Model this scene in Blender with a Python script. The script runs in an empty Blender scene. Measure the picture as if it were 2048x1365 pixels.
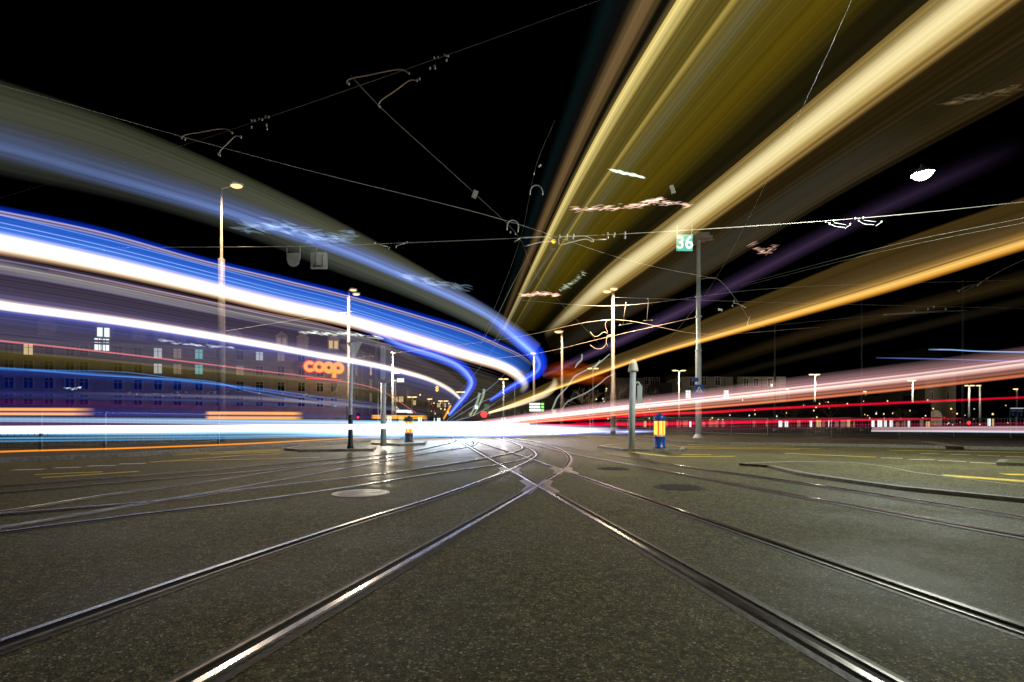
import bpy, bmesh, math, random
from mathutils import Vector, Matrix, noise as mnoise
random.seed(7)
R = math.radians
S = bpy.context.scene
COL = S.collection

# ------------------------------------------------------------------ camera
CAMH = 0.88            # camera height above the street
F = 1024.0             # focal length in photo pixels (2048 wide)
HX, HY = 1024.0, 845.0 # vertical plane / horizon in the photo
cam = bpy.data.cameras.new('camera')
cam.lens = 18.0; cam.sensor_width = 36.0
cam.shift_y = (HY - 682.5) / 2048.0
cam.clip_start = 0.05; cam.clip_end = 3000
co = bpy.data.objects.new('camera', cam); COL.objects.link(co)
co.location = (0, 0, CAMH); co.rotation_euler = (R(90), 0, 0)
S.camera = co

# ------------------------------------------------------------------ night sky
w = bpy.data.worlds.new('World'); S.world = w; w.use_nodes = True
nt = w.node_tree
sky = nt.nodes.new('ShaderNodeTexSky'); sky.sky_type = 'NISHITA'; sky.sun_disc = False
sky.sun_elevation = R(-9); sky.sun_rotation = R(200)
bgn = nt.nodes['Background']; nt.links.new(sky.outputs[0], bgn.inputs[0]); bgn.inputs[1].default_value = 0.05

S.view_settings.view_transform = 'Standard'
S.view_settings.look = 'None'
S.view_settings.exposure = 0.0
S.view_settings.gamma = 1.0
S.cycles.use_denoising = True
S.cycles.transparent_max_bounces = 96
S.cycles.max_bounces = 5
S.cycles.diffuse_bounces = 2
S.cycles.glossy_bounces = 3
S.cycles.sample_clamp_indirect = 4.0
LAMP = 0.66            # overall gain of the street lamps

# ------------------------------------------------------------------ helpers
def P(x, y, Z):
    """world point seen at photo pixel x,y at distance Z down the street"""
    return Vector(((x - HX) / F * Z, Z, CAMH - (y - HY) / F * Z))

def G(x, y, z=0.0):
    """ground point (height z) seen at photo pixel x,y"""
    Z = (CAMH - z) * F / (y - HY)
    return Vector(((x - HX) / F * Z, Z, z))

def zg(y):
    return CAMH * F / (y - HY)

def lin(c):
    c = c / 255.0
    return c / 12.92 if c <= 0.04045 else ((c + 0.055) / 1.055) ** 2.4

def rgb(r, g, b):
    return (lin(r), lin(g), lin(b), 1.0)

class MB:
    def __init__(s):
        s.v = []; s.f = []; s.m = []; s.uv = None; s.smooth = False
    def add(s, vs, fs, mi=0):
        o = len(s.v); s.v += [tuple(p) for p in vs]
        s.f += [tuple(i + o for i in f) for f in fs]; s.m += [mi] * len(fs)
    def box(s, x0, x1, y0, y1, z0, z1, mi=0, mat=None):
        vs = [Vector(p) for p in ((x0,y0,z0),(x1,y0,z0),(x1,y1,z0),(x0,y1,z0),(x0,y0,z1),(x1,y0,z1),(x1,y1,z1),(x0,y1,z1))]
        if mat: vs = [mat @ p for p in vs]
        s.add(vs, [(3,2,1,0),(4,5,6,7),(0,1,5,4),(1,2,6,5),(2,3,7,6),(3,0,4,7)], mi)
    def tube(s, pts, rad, n=8, mi=0, cap=True):
        pts = [Vector(p) for p in pts]
        if not hasattr(rad, '__len__'): rad = [rad] * len(pts)
        rings = []
        ref = None
        for i, p in enumerate(pts):
            d = (pts[min(i+1, len(pts)-1)] - pts[max(i-1, 0)]).normalized()
            if ref is None:
                ref = Vector((0,0,1)) if abs(d.z) < .9 else Vector((1,0,0))
            a = (ref - d * ref.dot(d)).normalized(); b = d.cross(a); ref = a
            rings.append([p + (a * math.cos(2*math.pi*k/n) + b * math.sin(2*math.pi*k/n)) * rad[i] for k in range(n)])
        vs = [q for r_ in rings for q in r_]; fs = []
        for i in range(len(pts)-1):
            for k in range(n):
                k2 = (k+1) % n
                fs.append((i*n+k, i*n+k2, (i+1)*n+k2, (i+1)*n+k))
        if cap:
            fs.append(tuple(range(n-1, -1, -1))); fs.append(tuple((len(pts)-1)*n + k for k in range(n)))
        s.add(vs, fs, mi)
    def lathe(s, prof, c=(0,0,0), n=20, mi=0):
        c = Vector(c); vs = []; fs = []
        for r_, z in prof:
            for k in range(n):
                a = 2*math.pi*k/n; vs.append(c + Vector((r_*math.cos(a), r_*math.sin(a), z)))
        for i in range(len(prof)-1):
            for k in range(n):
                k2 = (k+1) % n; fs.append((i*n+k, i*n+k2, (i+1)*n+k2, (i+1)*n+k))
        fs.append(tuple(range(n-1, -1, -1))); fs.append(tuple((len(prof)-1)*n + k for k in range(n)))
        s.add(vs, fs, mi)
    def prism(s, poly, z0, z1, mi=0, mat=None):
        """poly: 2-D outline, extruded z0..z1"""
        n = len(poly)
        area = sum(poly[i][0]*poly[(i+1)%n][1]-poly[(i+1)%n][0]*poly[i][1] for i in range(n))
        if area < 0: poly = poly[::-1]
        vs = [Vector((p[0], p[1], z0)) for p in poly] + [Vector((p[0], p[1], z1)) for p in poly]
        if mat: vs = [mat @ p for p in vs]
        fs = [tuple(range(n-1, -1, -1)), tuple(range(n, 2*n))] + [(i, (i+1)%n, (i+1)%n+n, i+n) for i in range(n)]
        s.add(vs, fs, mi)
    def build(s, name, mats, parent=None, smooth=False, loc=None):
        me = bpy.data.meshes.new(name)
        me.from_pydata(s.v, [], s.f); me.update()
        if not isinstance(mats, (list, tuple)): mats = [mats]
        for m in mats: me.materials.append(m)
        for p, i in zip(me.polygons, s.m): p.material_index = i; p.use_smooth = smooth
        o = bpy.data.objects.new(name, me); COL.objects.link(o)
        if loc is not None: o.location = loc
        if parent is not None: o.parent = parent
        return o

def thing(name, label, cat, loc=(0,0,0), rz=0.0, group=None):
    o = bpy.data.objects.new(name, None); COL.objects.link(o)
    o.empty_display_size = .2
    o.location = loc; o.rotation_euler = (0, 0, rz)
    o['label'] = label; o['category'] = cat
    if group: o['group'] = group
    return o
def tag(o, label, cat, group=None):
    o['label'] = label; o['category'] = cat
    if group: o['group'] = group
    return o
def struct(o):
    o['kind'] = 'structure'; return o

def spline(pts, n):
    """Catmull-Rom through tuples, n samples, chord-length parameter"""
    k = len(pts[0]); pts = [tuple(map(float, p)) for p in pts]
    d = [0.0]
    for a, b in zip(pts, pts[1:]):
        d.append(d[-1] + max(1e-6, math.sqrt(sum((a[i]-b[i])**2 for i in range(min(2, k))))) ** .5)
    out = []
    ext = [tuple(2*pts[0][i]-pts[1][i] for i in range(k))] + pts + [tuple(2*pts[-1][i]-pts[-2][i] for i in range(k))]
    tt = [2*d[0]-d[1]] + d + [2*d[-1]-d[-2]]
    for j in range(n):
        t = d[-1] * j / (n-1)
        i = 1
        while i < len(pts)-1 and t > tt[i+1]: i += 1
        p0, p1, p2, p3 = ext[i-1], ext[i], ext[i+1], ext[i+2]
        t0, t1, t2, t3 = tt[i-1], tt[i], tt[i+1], tt[i+2]
        def L(a, b, ta, tb): return tuple(a[q] + (b[q]-a[q]) * (t-ta)/(tb-ta) for q in range(k))
        A1, A2, A3 = L(p0,p1,t0,t1), L(p1,p2,t1,t2), L(p2,p3,t2,t3)
        B1, B2 = L(A1,A2,t0,t2), L(A2,A3,t1,t3)
        out.append(L(B1,B2,t1,t2))
    return out

# ------------------------------------------------------------------ materials
def mat(name, col, rough=.6, metal=0.0, emit=None, strength=0.0, var=0.0, scale=8.0, bump=0.0, spec=.5):
    m = bpy.data.materials.new(name); m.use_nodes = True
    t = m.node_tree; b = t.nodes['Principled BSDF']
    b.inputs['Roughness'].default_value = rough; b.inputs['Metallic'].default_value = metal
    b.inputs['Specular IOR Level'].default_value = spec
    b.inputs['Base Color'].default_value = (*col, 1)
    if var or bump:
        tc = t.nodes.new('ShaderNodeTexCoord'); nz = t.nodes.new('ShaderNodeTexNoise')
        nz.inputs['Scale'].default_value = scale; nz.inputs['Detail'].default_value = 6
        t.links.new(tc.outputs['Object'], nz.inputs['Vector'])
        if var:
            r_ = t.nodes.new('ShaderNodeValToRGB')
            r_.color_ramp.elements[0].position = .3; r_.color_ramp.elements[1].position = .7
            r_.color_ramp.elements[0].color = (*[c*(1-var) for c in col], 1)
            r_.color_ramp.elements[1].color = (*[min(1, c*(1+var)) for c in col], 1)
            t.links.new(nz.outputs['Fac'], r_.inputs[0]); t.links.new(r_.outputs[0], b.inputs['Base Color'])
        if bump:
            bp = t.nodes.new('ShaderNodeBump'); bp.inputs['Strength'].default_value = bump
            bp.inputs['Distance'].default_value = .02
            t.links.new(nz.outputs['Fac'], bp.inputs['Height']); t.links.new(bp.outputs[0], b.inputs['Normal'])
    if emit:
        b.inputs['Emission Color'].default_value = (*emit, 1); b.inputs['Emission Strength'].default_value = strength
    return m

def asphalt(name, c0, c1, damp):
    m = bpy.data.materials.new(name); m.use_nodes = True
    t = m.node_tree; L = t.links; b = t.nodes['Principled BSDF']
    tc = t.nodes.new('ShaderNodeTexCoord')
    def nz(scale, detail=4, rough=.6):
        n = t.nodes.new('ShaderNodeTexNoise'); n.inputs['Scale'].default_value = scale
        n.inputs['Detail'].default_value = detail; n.inputs['Roughness'].default_value = rough
        L.new(tc.outputs['Object'], n.inputs['Vector']); return n
    def ramp(src, stops):
        r_ = t.nodes.new('ShaderNodeValToRGB'); e = r_.color_ramp.elements
        e[0].position, e[0].color = stops[0][0], stops[0][1]; e[1].position, e[1].color = stops[-1][0], stops[-1][1]
        for p, c in stops[1:-1]:
            q = e.new(p); q.color = c
        L.new(src, r_.inputs[0]); return r_
    fine = nz(48, 6, .9); mid = nz(9, 6, .75); big = nz(.55, 5, .62)
    g = lambda v: (v, v, v, 1)
    base = ramp(fine.outputs['Fac'], [(.36, (*c0, 1)), (.64, (*c1, 1))])
    patch = ramp(big.outputs['Fac'], [(.3, g(.5)), (.7, g(1.35))])
    mott = ramp(mid.outputs['Fac'], [(.34, g(.62)), (.66, g(1.32))])
    m1 = t.nodes.new('ShaderNodeMix'); m1.data_type = 'RGBA'; m1.blend_type = 'MULTIPLY'; m1.inputs[0].default_value = 1
    L.new(base.outputs[0], m1.inputs[6]); L.new(patch.outputs[0], m1.inputs[7])
    m2 = t.nodes.new('ShaderNodeMix'); m2.data_type = 'RGBA'; m2.blend_type = 'MULTIPLY'; m2.inputs[0].default_value = 1
    L.new(m1.outputs[2], m2.inputs[6]); L.new(mott.outputs[0], m2.inputs[7])
    # stone chips of many greys pressed into dark binder
    def chips(scale):
        v = t.nodes.new('ShaderNodeTexVoronoi'); v.inputs['Scale'].default_value = scale
        L.new(tc.outputs['Object'], v.inputs['Vector'])
        q = t.nodes.new('ShaderNodeSeparateColor'); L.new(v.outputs['Color'], q.inputs[0]); return v, q
    vo, sp = chips(125); vo2, sp2 = chips(40)
    k1 = ramp(sp.outputs[0], [(0, g(.40)), (.5, g(.85)), (1, g(1.55))])
    k2 = ramp(sp2.outputs[1], [(0, g(.55)), (.5, g(.95)), (1, g(1.45))])
    d1 = ramp(vo.outputs['Distance'], [(.35, g(1)), (.7, g(.5))])
    def mul(x_, y_):
        m_ = t.nodes.new('ShaderNodeMix'); m_.data_type = 'RGBA'; m_.blend_type = 'MULTIPLY'; m_.inputs[0].default_value = 1
        L.new(x_, m_.inputs[6]); L.new(y_, m_.inputs[7]); return m_.outputs[2]
    body = mul(mul(mul(m2.outputs[2], k1.outputs[0]), k2.outputs[0]), d1.outputs[0])
    # tar-dark patches and a few pale quartz chips
    st = nz(1.3, 6, .7); stain = ramp(st.outputs['Fac'], [(.30, g(.42)), (.42, g(1))])
    body = mul(body, stain.outputs[0])
    hot = ramp(sp.outputs[1], [(.925, g(0)), (.985, g(1))])
    m3 = t.nodes.new('ShaderNodeMix'); m3.data_type = 'RGBA'
    L.new(hot.outputs[0], m3.inputs[0]); L.new(body, m3.inputs[6]); m3.inputs[7].default_value = (.46, .44, .36, 1)
    L.new(m3.outputs[2], b.inputs['Base Color'])
    rg = ramp(big.outputs['Fac'], [(.38, g(damp)), (.66, g(min(.95, damp + .25)))])
    L.new(rg.outputs[0], b.inputs['Roughness'])
    if name == 'wet_asphalt':
        # thin film of water lying round the junction, broken by drier patches
        mpw = t.nodes.new('ShaderNodeMapping'); mpw.inputs['Location'].default_value = (.22, -1.25, 0); mpw.inputs['Scale'].default_value = (.105, .060, 1)
        L.new(tc.outputs['Object'], mpw.inputs[0])
        gr = t.nodes.new('ShaderNodeTexGradient'); gr.gradient_type = 'SPHERICAL'; L.new(mpw.outputs[0], gr.inputs[0])
        pz = nz(1.6, 5, .65)
        wm = t.nodes.new('ShaderNodeMath'); wm.operation = 'MULTIPLY_ADD'; L.new(pz.outputs['Fac'], wm.inputs[0]); wm.inputs[1].default_value = 1.6; wm.inputs[2].default_value = -.95
        wa = t.nodes.new('ShaderNodeMath'); wa.operation = 'MULTIPLY_ADD'; L.new(gr.outputs['Fac'], wa.inputs[0]); wa.inputs[1].default_value = 1.5; L.new(wm.outputs[0], wa.inputs[2])
        wr = ramp(wa.outputs[0], [(.15, g(0)), (1.0, g(.36))])
        L.new(wr.outputs[0], b.inputs['Coat Weight']); b.inputs['Coat Roughness'].default_value = .2
        cb = t.nodes.new('ShaderNodeBump'); cb.inputs['Strength'].default_value = .12; cb.inputs['Distance'].default_value = .004
        L.new(mid.outputs['Fac'], cb.inputs['Height']); L.new(cb.outputs[0], b.inputs['Coat Normal'])
    bp = t.nodes.new('ShaderNodeBump'); bp.inputs['Strength'].default_value = .35; bp.inputs['Distance'].default_value = .006
    bm_ = t.nodes.new('ShaderNodeMath'); bm_.operation = 'ADD'; L.new(fine.outputs['Fac'], bm_.inputs[0]); L.new(vo.outputs['Distance'], bm_.inputs[1])
    L.new(bm_.outputs[0], bp.inputs['Height']); L.new(bp.outputs[0], b.inputs['Normal'])
    b.inputs['Specular IOR Level'].default_value = .22
    return m

M = {}
M['road'] = asphalt('wet_asphalt', (.112, .104, .044), (.200, .186, .082), .62)
M['pave'] = asphalt('pavement_asphalt', (.08, .075, .06), (.15, .14, .11), .5)
M['bed'] = mat('rail_joint_filler', (.022, .021, .017), .6, var=.4, scale=30, bump=.3)
M['railhead'] = mat('polished_rail_steel', (.50, .48, .47), .20, 1.0, var=.3, scale=5)
M['groove'] = mat('rail_groove_shade', (.008, .008, .008), .8)  # near-black stands in for the shade of a deeper groove
M['flange'] = mat('dull_rail_steel', (.15, .135, .12), .45, 1.0, var=.4, scale=14)
M['casting'] = mat('cast_steel', (.33, .30, .29), .38, .7, var=.3, scale=12)
M['kerb'] = mat('kerb_granite', (.22, .21, .17), .6, var=.35, scale=14, bump=.4)
M['white'] = mat('worn_white_marking', (.62, .61, .56), .55, var=.3, scale=18)
M['yellow'] = mat('worn_yellow_marking', (.75, .56, .05), .55, var=.35, scale=14)
M['iron'] = mat('manhole_iron', (.045, .036, .028), .85, 0, var=.3, scale=30)
M['galv'] = mat('galvanised_steel', (.50, .55, .56), .5, 0, var=.12, scale=3)
M['pole'] = mat('grey_pole_paint', (.45, .48, .48), .5, 0.1, var=.15, scale=3)
M['darkpole'] = mat('brown_pole_paint', (.20, .17, .15), .55, 0.1, var=.2, scale=3)
M['wire'] = mat('wire_bronze', (.46, .44, .38), .5, .0)
M['wire_dark'] = mat('darker_wire', (.10, .10, .08), .5)  # darker base tone for the fainter wires
M['copper'] = mat('bracket_copper', (.85, .64, .48), .4, .2)
M['insul'] = mat('insulator_ceramic', (.75, .74, .68), .25)
M['wall'] = mat('brown_render_wall', (.42, .36, .34), .85, var=.18, scale=.9)
M['roof'] = mat('slate_roof', (.07, .065, .07), .7, var=.2, scale=2)
M['frame'] = mat('stone_window_frame', (.62, .57, .54), .7, var=.1)
M['glass'] = mat('dark_window_glass', (.02, .022, .028), .08)
M['shut'] = mat('pale_roller_blind', (.46, .40, .40), .7)
M['cream'] = mat('cream_panel_wall', (.27, .245, .20), .8, var=.12, scale=1.5)
M['dark'] = mat('dark_wall', (.06, .055, .05), .85, var=.2, scale=1)
M['bark'] = mat('bare_bark', (.26, .21, .15), .8, var=.25, scale=5)
M['fence'] = mat('fence_steel', (.16, .17, .18), .5, .5)
M['blue'] = mat('blue_bollard_plastic', (.01, .06, .30), .35)
M['blueback'] = mat('blue_sign_enamel', (.01, .07, .36), .35)
M['slate'] = mat('slate_blue_plastic', (.05, .08, .13), .4)
M['whitep'] = mat('white_sign_paint', (.80, .80, .78), .4)
M['black'] = mat('black_paint', (.015, .015, .015), .5)
M['teal'] = mat('teal_sign_enamel', (.05, .46, .42), .4)
M['signback'] = mat('bare_sign_back', (.60, .64, .52), .5, 0, var=.1)
M['cream_plate'] = mat('cream_sign_back', (.85, .84, .76), .5)
M['cap'] = mat('ivory_plastic', (.70, .68, .58), .4)

def glow(name, c, s):
    l = [lin(q) for q in c]
    m = mat(name, (.02, .02, .02), .5, emit=l, strength=s)
    return m
M['lamp_o'] = glow('sodium_lamp_lens', (255, 200, 145), 1.7)
M['lamp_w'] = glow('white_lamp_lens', (250, 255, 235), 1.4)
M['lamp_y'] = glow('far_lamp_lens', (255, 222, 150), 1.6)
M['amber'] = glow('amber_bollard_tube', (255, 175, 70), 2.2)
M['amber_edge'] = glow('amber_bollard_shell', (255, 120, 10), 1.0)
M['lit_w'] = glow('lit_window_white', (225, 240, 235), 1.3)
M['lit_c'] = glow('lit_window_cyan', (130, 205, 210), .5)
M['lit_p'] = glow('lit_window_pale', (205, 215, 215), .55)
M['lit_y'] = glow('lit_window_warm', (250, 215, 150), .6)
M['lit_d'] = glow('dim_lit_window', (150, 130, 110), .5)
M['led_g'] = glow('green_display_light', (120, 255, 90), 2.0)
M['led_w'] = glow('white_display_light', (235, 255, 240), 2.2)
M['sig_r'] = glow('red_signal_lens', (255, 30, 30), 6)
M['sig_dim'] = glow('dim_red_lens', (255, 50, 40), 1.0)
M['sig_o'] = glow('orange_signal_lens', (255, 170, 20), 3)
M['neon_y'] = glow('sign_letter_face', (255, 190, 60), .85)
M['neon_r'] = glow('sign_letter_red_rim', (255, 40, 40), 1.1)
M['neon_o'] = glow('sign_letter_orange_rim', (255, 130, 0), 1.1)

# ------------------------------------------------------------------ ground
mb = MB(); mb.add([(-900, -60, 0), (900, -60, 0), (900, 1500, 0), (-900, 1500, 0)], [(0, 1, 2, 3)])
struct(mb.build('road', M['road']))

def slab(name, pxs, z, m, extra=None, kerb=True):
    """raised paved area whose outline is given by photo pixels on its top"""
    poly = [tuple(G(x, y, z).xy) for x, y in pxs] + (extra or [])
    b = MB(); b.prism(poly, -.05, z, 0)
    return b.build(name, m)
def kerbline(name, pxs, z, wd=.16, parent=None, closed=False):
    """kerb stones along the pixels, standing 3 mm proud of the slab"""
    pts = [G(x, y, z + .003) for x, y in pxs]
    b = MB(); n = len(pts); off = []
    for i, p in enumerate(pts):
        a = pts[max(0, i-1)]; c = pts[min(n-1, i+1)]
        d = (c - a); d.z = 0; d.normalize(); off.append(Vector((-d.y, d.x, 0)) * wd)
    for i in range(n-1):
        a, c = pts[i], pts[i+1]; a2, c2 = a + off[i], c + off[i+1]
        lo = lambda p: Vector((p.x, p.y, -.04))
        b.add([a, c, c2, a2, lo(a), lo(c), lo(c2), lo(a2)],
              [(0,1,2,3), (4,7,6,5), (0,4,5,1), (1,5,6,2), (2,6,7,3), (3,7,4,0)])
    return b.build(name, M['kerb'], parent)

struct(slab('pavement', [(-700, 950), (0, 917), (250, 907), (430, 896), (620, 886), (800, 876), (830, 862), (-100, 862)], .10, M['pave']))
struct(kerbline('kerb', [(-700, 950), (0, 917), (250, 907), (430, 896), (620, 886), (800, 876)], .10))
struct(slab('pavement', [(1120, 868), (1240, 875), (1390, 884), (1700, 888), (2100, 896), (2600, 905), (2600, 862), (1500, 860), (1130, 860)], .10, M['pave']))
struct(kerbline('kerb', [(1120, 868), (1240, 875), (1390, 884), (1700, 888), (2100, 896), (2600, 905)], .10))

def island(label, pxs, z=.07):
    t = thing('traffic_island', label, 'traffic island')
    poly = [tuple(G(x, y, z).xy) for x, y in pxs]
    b = MB(); b.prism(poly, -.05, z); b.build('paving', M['road'], t)
    c = [sum(p[0] for p in poly)/len(poly), sum(p[1] for p in poly)/len(poly)]
    b = MB(); n = len(poly)
    pts = [Vector((p[0], p[1], z + .004)) for p in poly]
    cc = Vector((*c, z + .004))
    inn = []
    for p in pts:
        d = (cc - p); inn.append(p + d.normalized() * min(.14, d.length*.4))
    out = [p + (p - cc).normalized() * .012 for p in pts]
    for i in range(n):
        j = (i+1) % n
        lo = lambda p: Vector((p.x, p.y, -.04))
        b.add([out[i], out[j], inn[j], inn[i], lo(out[i]), lo(out[j])], [(0,1,2,3), (0,4,5,1)])
    b.build('kerb_ring', M['kerb'], t)
    return t
island('grey traffic island with granite kerb under the lit blue and yellow beacon', [(1196, 892), (1245, 898), (1300, 899), (1366, 899), (1372, 895), (1330, 889), (1230, 888)])
island('low kerbed island at the foot of the dark footed sign post', [(568, 897), (600, 899.5), (746, 898), (752, 893), (720, 889.5), (600, 892)])
island('thin kerbed island under the dimmer beacon by the tall double board post', [(742, 886), (800, 888.5), (850, 886), (853, 881.5), (800, 879), (742, 881)])
island('long raised kerb island beside the outermost tracks on the right',
       [(1479, 927), (1536, 931), (1594, 945), (1638, 952), (1792, 973), (2048, 998), (2500, 1042), (2500, 1010), (2048, 972), (1833, 945), (1765, 932), (1703, 925), (1587, 923)], .045)
island('black kerbed island cut off by the right picture edge', [(1994, 925), (2080, 927), (2300, 932), (2300, 922), (2000, 919)])

# ------------------------------------------------------------------ road markings
def mark(pxs, wd, m, z=.004, far=None):
    wd *= 1.3
    b = MB(); pts = [G(x, y, z) for x, y in pxs]; n = len(pts)
    off = []
    for i, p in enumerate(pts):
        d = pts[min(n-1, i+1)] - pts[max(0, i-1)]; d.normalize(); off.append(Vector((-d.y, d.x, 0)) * wd/2)
    for i in range(n-1):
        b.add([pts[i]-off[i], pts[i+1]-off[i+1], pts[i+1]+off[i+1], pts[i]+off[i]], [(0,1,2,3)])
    o = b.build('road_marking', m); struct(o); return o
for a, c, y in ((27, 87, 939.5), (109, 162, 935.5), (176, 232, 931.8), (239, 292, 927.7)):
    mark([(a, y + .6), (c, y - .6)], .17, M['white'])
for pl in ([(85, 955.7), (277, 943)], [(70, 949.5), (205, 944)], [(300, 925), (478, 911.5), (560, 908)], [(330, 923), (640, 915)],
           [(219, 915), (342, 908), (560, 899)], [(345, 910.5), (560, 902)], [(420, 909), (690, 900.5)], [(450, 905), (640, 897)]):
    mark(pl, .11, M['yellow'])
for pl, wd in (([(1212, 891), (1400, 894), (1640, 898)], .13), ([(1230, 894.5), (1400, 896.8), (1600, 899)], .12), ([(1375, 889.5), (1590, 894.5)], .12),
               ([(1265, 905), (1330, 912.5), (1348, 913.2)], .14), ([(1348, 913.4), (1468, 913)], .13), ([(1362, 909.5), (1423, 909.3)], .12),
               ([(1570, 907), (1751, 914.7)], .13), ([(1779, 901), (2100, 906)], .2), ([(1881, 950.5), (2120, 968)], .26), ([(2008, 949), (2100, 950.5)], .2)):
    mark(pl, wd, M['yellow'])
for a, ya, c, yc in ((1762, 916, 1805, 917), (1817, 919, 1868, 920), (1877, 921.5, 1932, 923.5), (1940, 925, 2010, 928), (2022, 929, 2100, 932),
                     (1840, 907.2, 1880, 908), (1900, 909, 1940, 910), (1955, 911, 2000, 912.5), (2010, 913.5, 2100, 916)):
    mark([(a, ya), (c, yc)], .12, M['white'])
mark([(1690, 878.2), (1850, 883), (1915, 893)], .35, M['kerb'], z=.108)

# ------------------------------------------------------------------ tram tracks
def rail_path(pxs, n=90):
    ext = [tuple(G(x, y).xy) for x, y in pxs]
    # carry the rail on past the picture edge, straight
    a, b = Vector(ext[0]), Vector(ext[1]); d = (a - b).normalized()
    ext = [tuple(a + d*9), tuple(a + d*4)] + ext
    return [Vector((p[0], p[1], 0)) for p in spline(ext, n)]
def rail_mesh(path, inner, dz):
    """grooved rail; inner=+1 puts the groove on the left of the path direction"""
    prof = [(-.085, .002, 0), (-.030, .004, 0), (-.030, .012, 1), (-.027, .0145, 1), (.006, .0145, 1), (.012, .011, 1), (.013, .003, 2), (.062, .003, 2), (.063, .011, 3), (.080, .011, 3), (.081, .004, 0), (.120, .002, 0)]
    segm = [0, 1, 1, 1, 1, 2, 2, 3, 3, 3, 0]
    b = MB(); n = len(path); vs = []
    for i, p in enumerate(path):
        d = path[min(n-1, i+1)] - path[max(0, i-1)]; d.normalize()
        s = Vector((-d.y, d.x, 0)) * inner
        for o, z, _ in prof: vs.append(p + s*o + Vector((0, 0, z + dz)))
    k = len(prof)
    b.v = [tuple(v) for v in vs]
    for i in range(n-1):
        for j in range(k-1):
            q = (i*k+j, i*k+j+1, (i+1)*k+j+1, (i+1)*k+j)
            if inner < 0: q = q[::-1]
            b.f.append(q[::-1]); b.m.append(segm[j])
    return b
RM = [M['bed'], M['railhead'], M['groove'], M['flange']]
def track(label, left, right, dz, sides=(1, -1)):
    t = thing('tram_track', label, 'tram track', group='grooved tram tracks in the asphalt')
    for pxs, s in zip((left, right), sides):
        if pxs: rail_mesh(rail_path(pxs), s, dz).build('rail', RM, t)
    return t
track('near straight track running off through the bottom right corner',
      [(1750, 1365), (1400, 1162), (1076, 973), (1020, 941), (973, 914.6), (922, 884.5), (897, 870), (880, 860.5), (872, 856)],
      [(2048, 1260), (1560, 1092), (1127, 942), (1018, 904), (956, 884), (915, 869), (893, 860.5), (884, 856)], .000, (-1, 1))
track('near curving track that sweeps from the bottom left corner and hooks away',
      [(0, 1290), (400, 1150), (700, 1050), (871, 996.5), (1001, 948), (1050, 927), (1070, 915), (1073, 908), (1048, 893), (983, 875), (935, 866), (900, 860)],
      [(400, 1365), (700, 1191), (1076, 973), (1127, 942), (1141, 925), (1141, 915), (1120, 899.5), (1076, 885.6), (1000, 873), (950, 866), (912, 860)], .001, (-1, 1))
track('second left track with its outer rail passing the bright round manhole',
      [(0, 1031), (342, 1001), (444, 986), (697, 957), (837, 938.5), (973, 917), (1030, 904), (1045, 897), (1035, 889), (990, 877), (940, 868), (905, 861)],
      [(0, 1067), (239, 1036), (478, 1007), (697, 976), (837, 953), (994, 930), (1045, 919), (1064, 911)], .002, (-1, 1))
track('middle left track merging from the dark left edge toward the junction',
      [(0, 1026), (239, 988), (410, 966), (581, 940), (697, 925), (816, 911), (880, 902)],
      [(0, 1058), (342, 1000), (512, 971), (697, 937), (816, 914), (900, 899)], .003, (-1, 1))
track('farthest left track gleaming white just in front of the left islands',
      [(0, 974), (307, 950.6), (512, 933.5), (697, 917), (813, 904), (880, 891), (906, 884), (906, 876), (895, 866), (880, 859)],
      [(0, 987), (294, 962.5), (512, 943.7), (697, 924), (816, 910), (900, 900), (940, 893), (951, 887), (942, 880), (915, 869), (893, 859.5)], .004, (-1, 1))
track('dark outer track curving along the raised kerb on the right',
      [(2200, 1103), (2045, 1076), (1826, 1036), (1621, 998), (1348, 947), (1154, 911), (1060, 889), (990, 874), (940, 865), (905, 859)],
      [(2200, 1064), (2045, 1036), (1826, 1002), (1570, 962.5), (1348, 931), (1127, 894), (1040, 879), (985, 869), (930, 861), (905, 857)], .005, (-1, 1))

# frog castings at the big crossing
for x, y, s, lab in ((1076, 973, .62, 'steel crossing casting where the two nearest tracks first cross'), (1019, 942, .55, 'steel crossing casting just left of the big crossing'),
                     (1127, 942, .55, 'steel crossing casting at the right corner of the junction')):
    c = G(x, y); b = MB(); poly = []
    for k in range(4):
        a = [R(52), R(128), R(232), R(308)][k]
        for da in (-.22, .22): poly.append((c.x + s*.85*math.cos(a+da)*.62, c.y + s*1.5*math.sin(a+da)))
        a2 = a + [R(38), R(52), R(38), R(52)][k]
        poly.append((c.x + .16*math.cos(a2), c.y + .16*math.sin(a2)))
    b.prism(poly, -.02, .009)
    tag(b.build('rail_crossing', M['casting']), lab, 'rail crossing', 'cast crossings of the tram tracks')

# manhole covers
def manhole(x, y, rpx, label):
    c = G(x, y); r_ = rpx * c.y / F
    t = thing('manhole_cover', label, 'manhole cover', (c.x, c.y, 0), group='round manhole covers in the road')
    b = MB(); b.lathe([(r_, -.01), (r_, .006), (r_*.9, .0075)], n=40); b.build('rim', M['pole'] if x < 1000 else M['iron'], t)
    b = MB(); b.lathe([(r_*.88, .002), (r_*.88, .009)], n=40)
    for i in range(-6, 7):
        for j in range(-6, 7):
            if (i*i + j*j) < 34: b.box((i-.32)*r_*.14, (i+.32)*r_*.14, (j-.32)*r_*.14, (j+.32)*r_*.14, .0085, .0125)
    b.build('lid', M['casting'] if x < 1000 else M['iron'], t)
manhole(722, 987, 56, 'pale shining manhole cover left of the near curving track')
manhole(1358, 975, 50, 'dark manhole cover between near and outer right tracks, larger one')
manhole(1227, 938, 32, 'small dark manhole cover just beyond the larger dark one')
manhole(1761, 957, 52, 'dark studded manhole cover on the raised kerb island')
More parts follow.
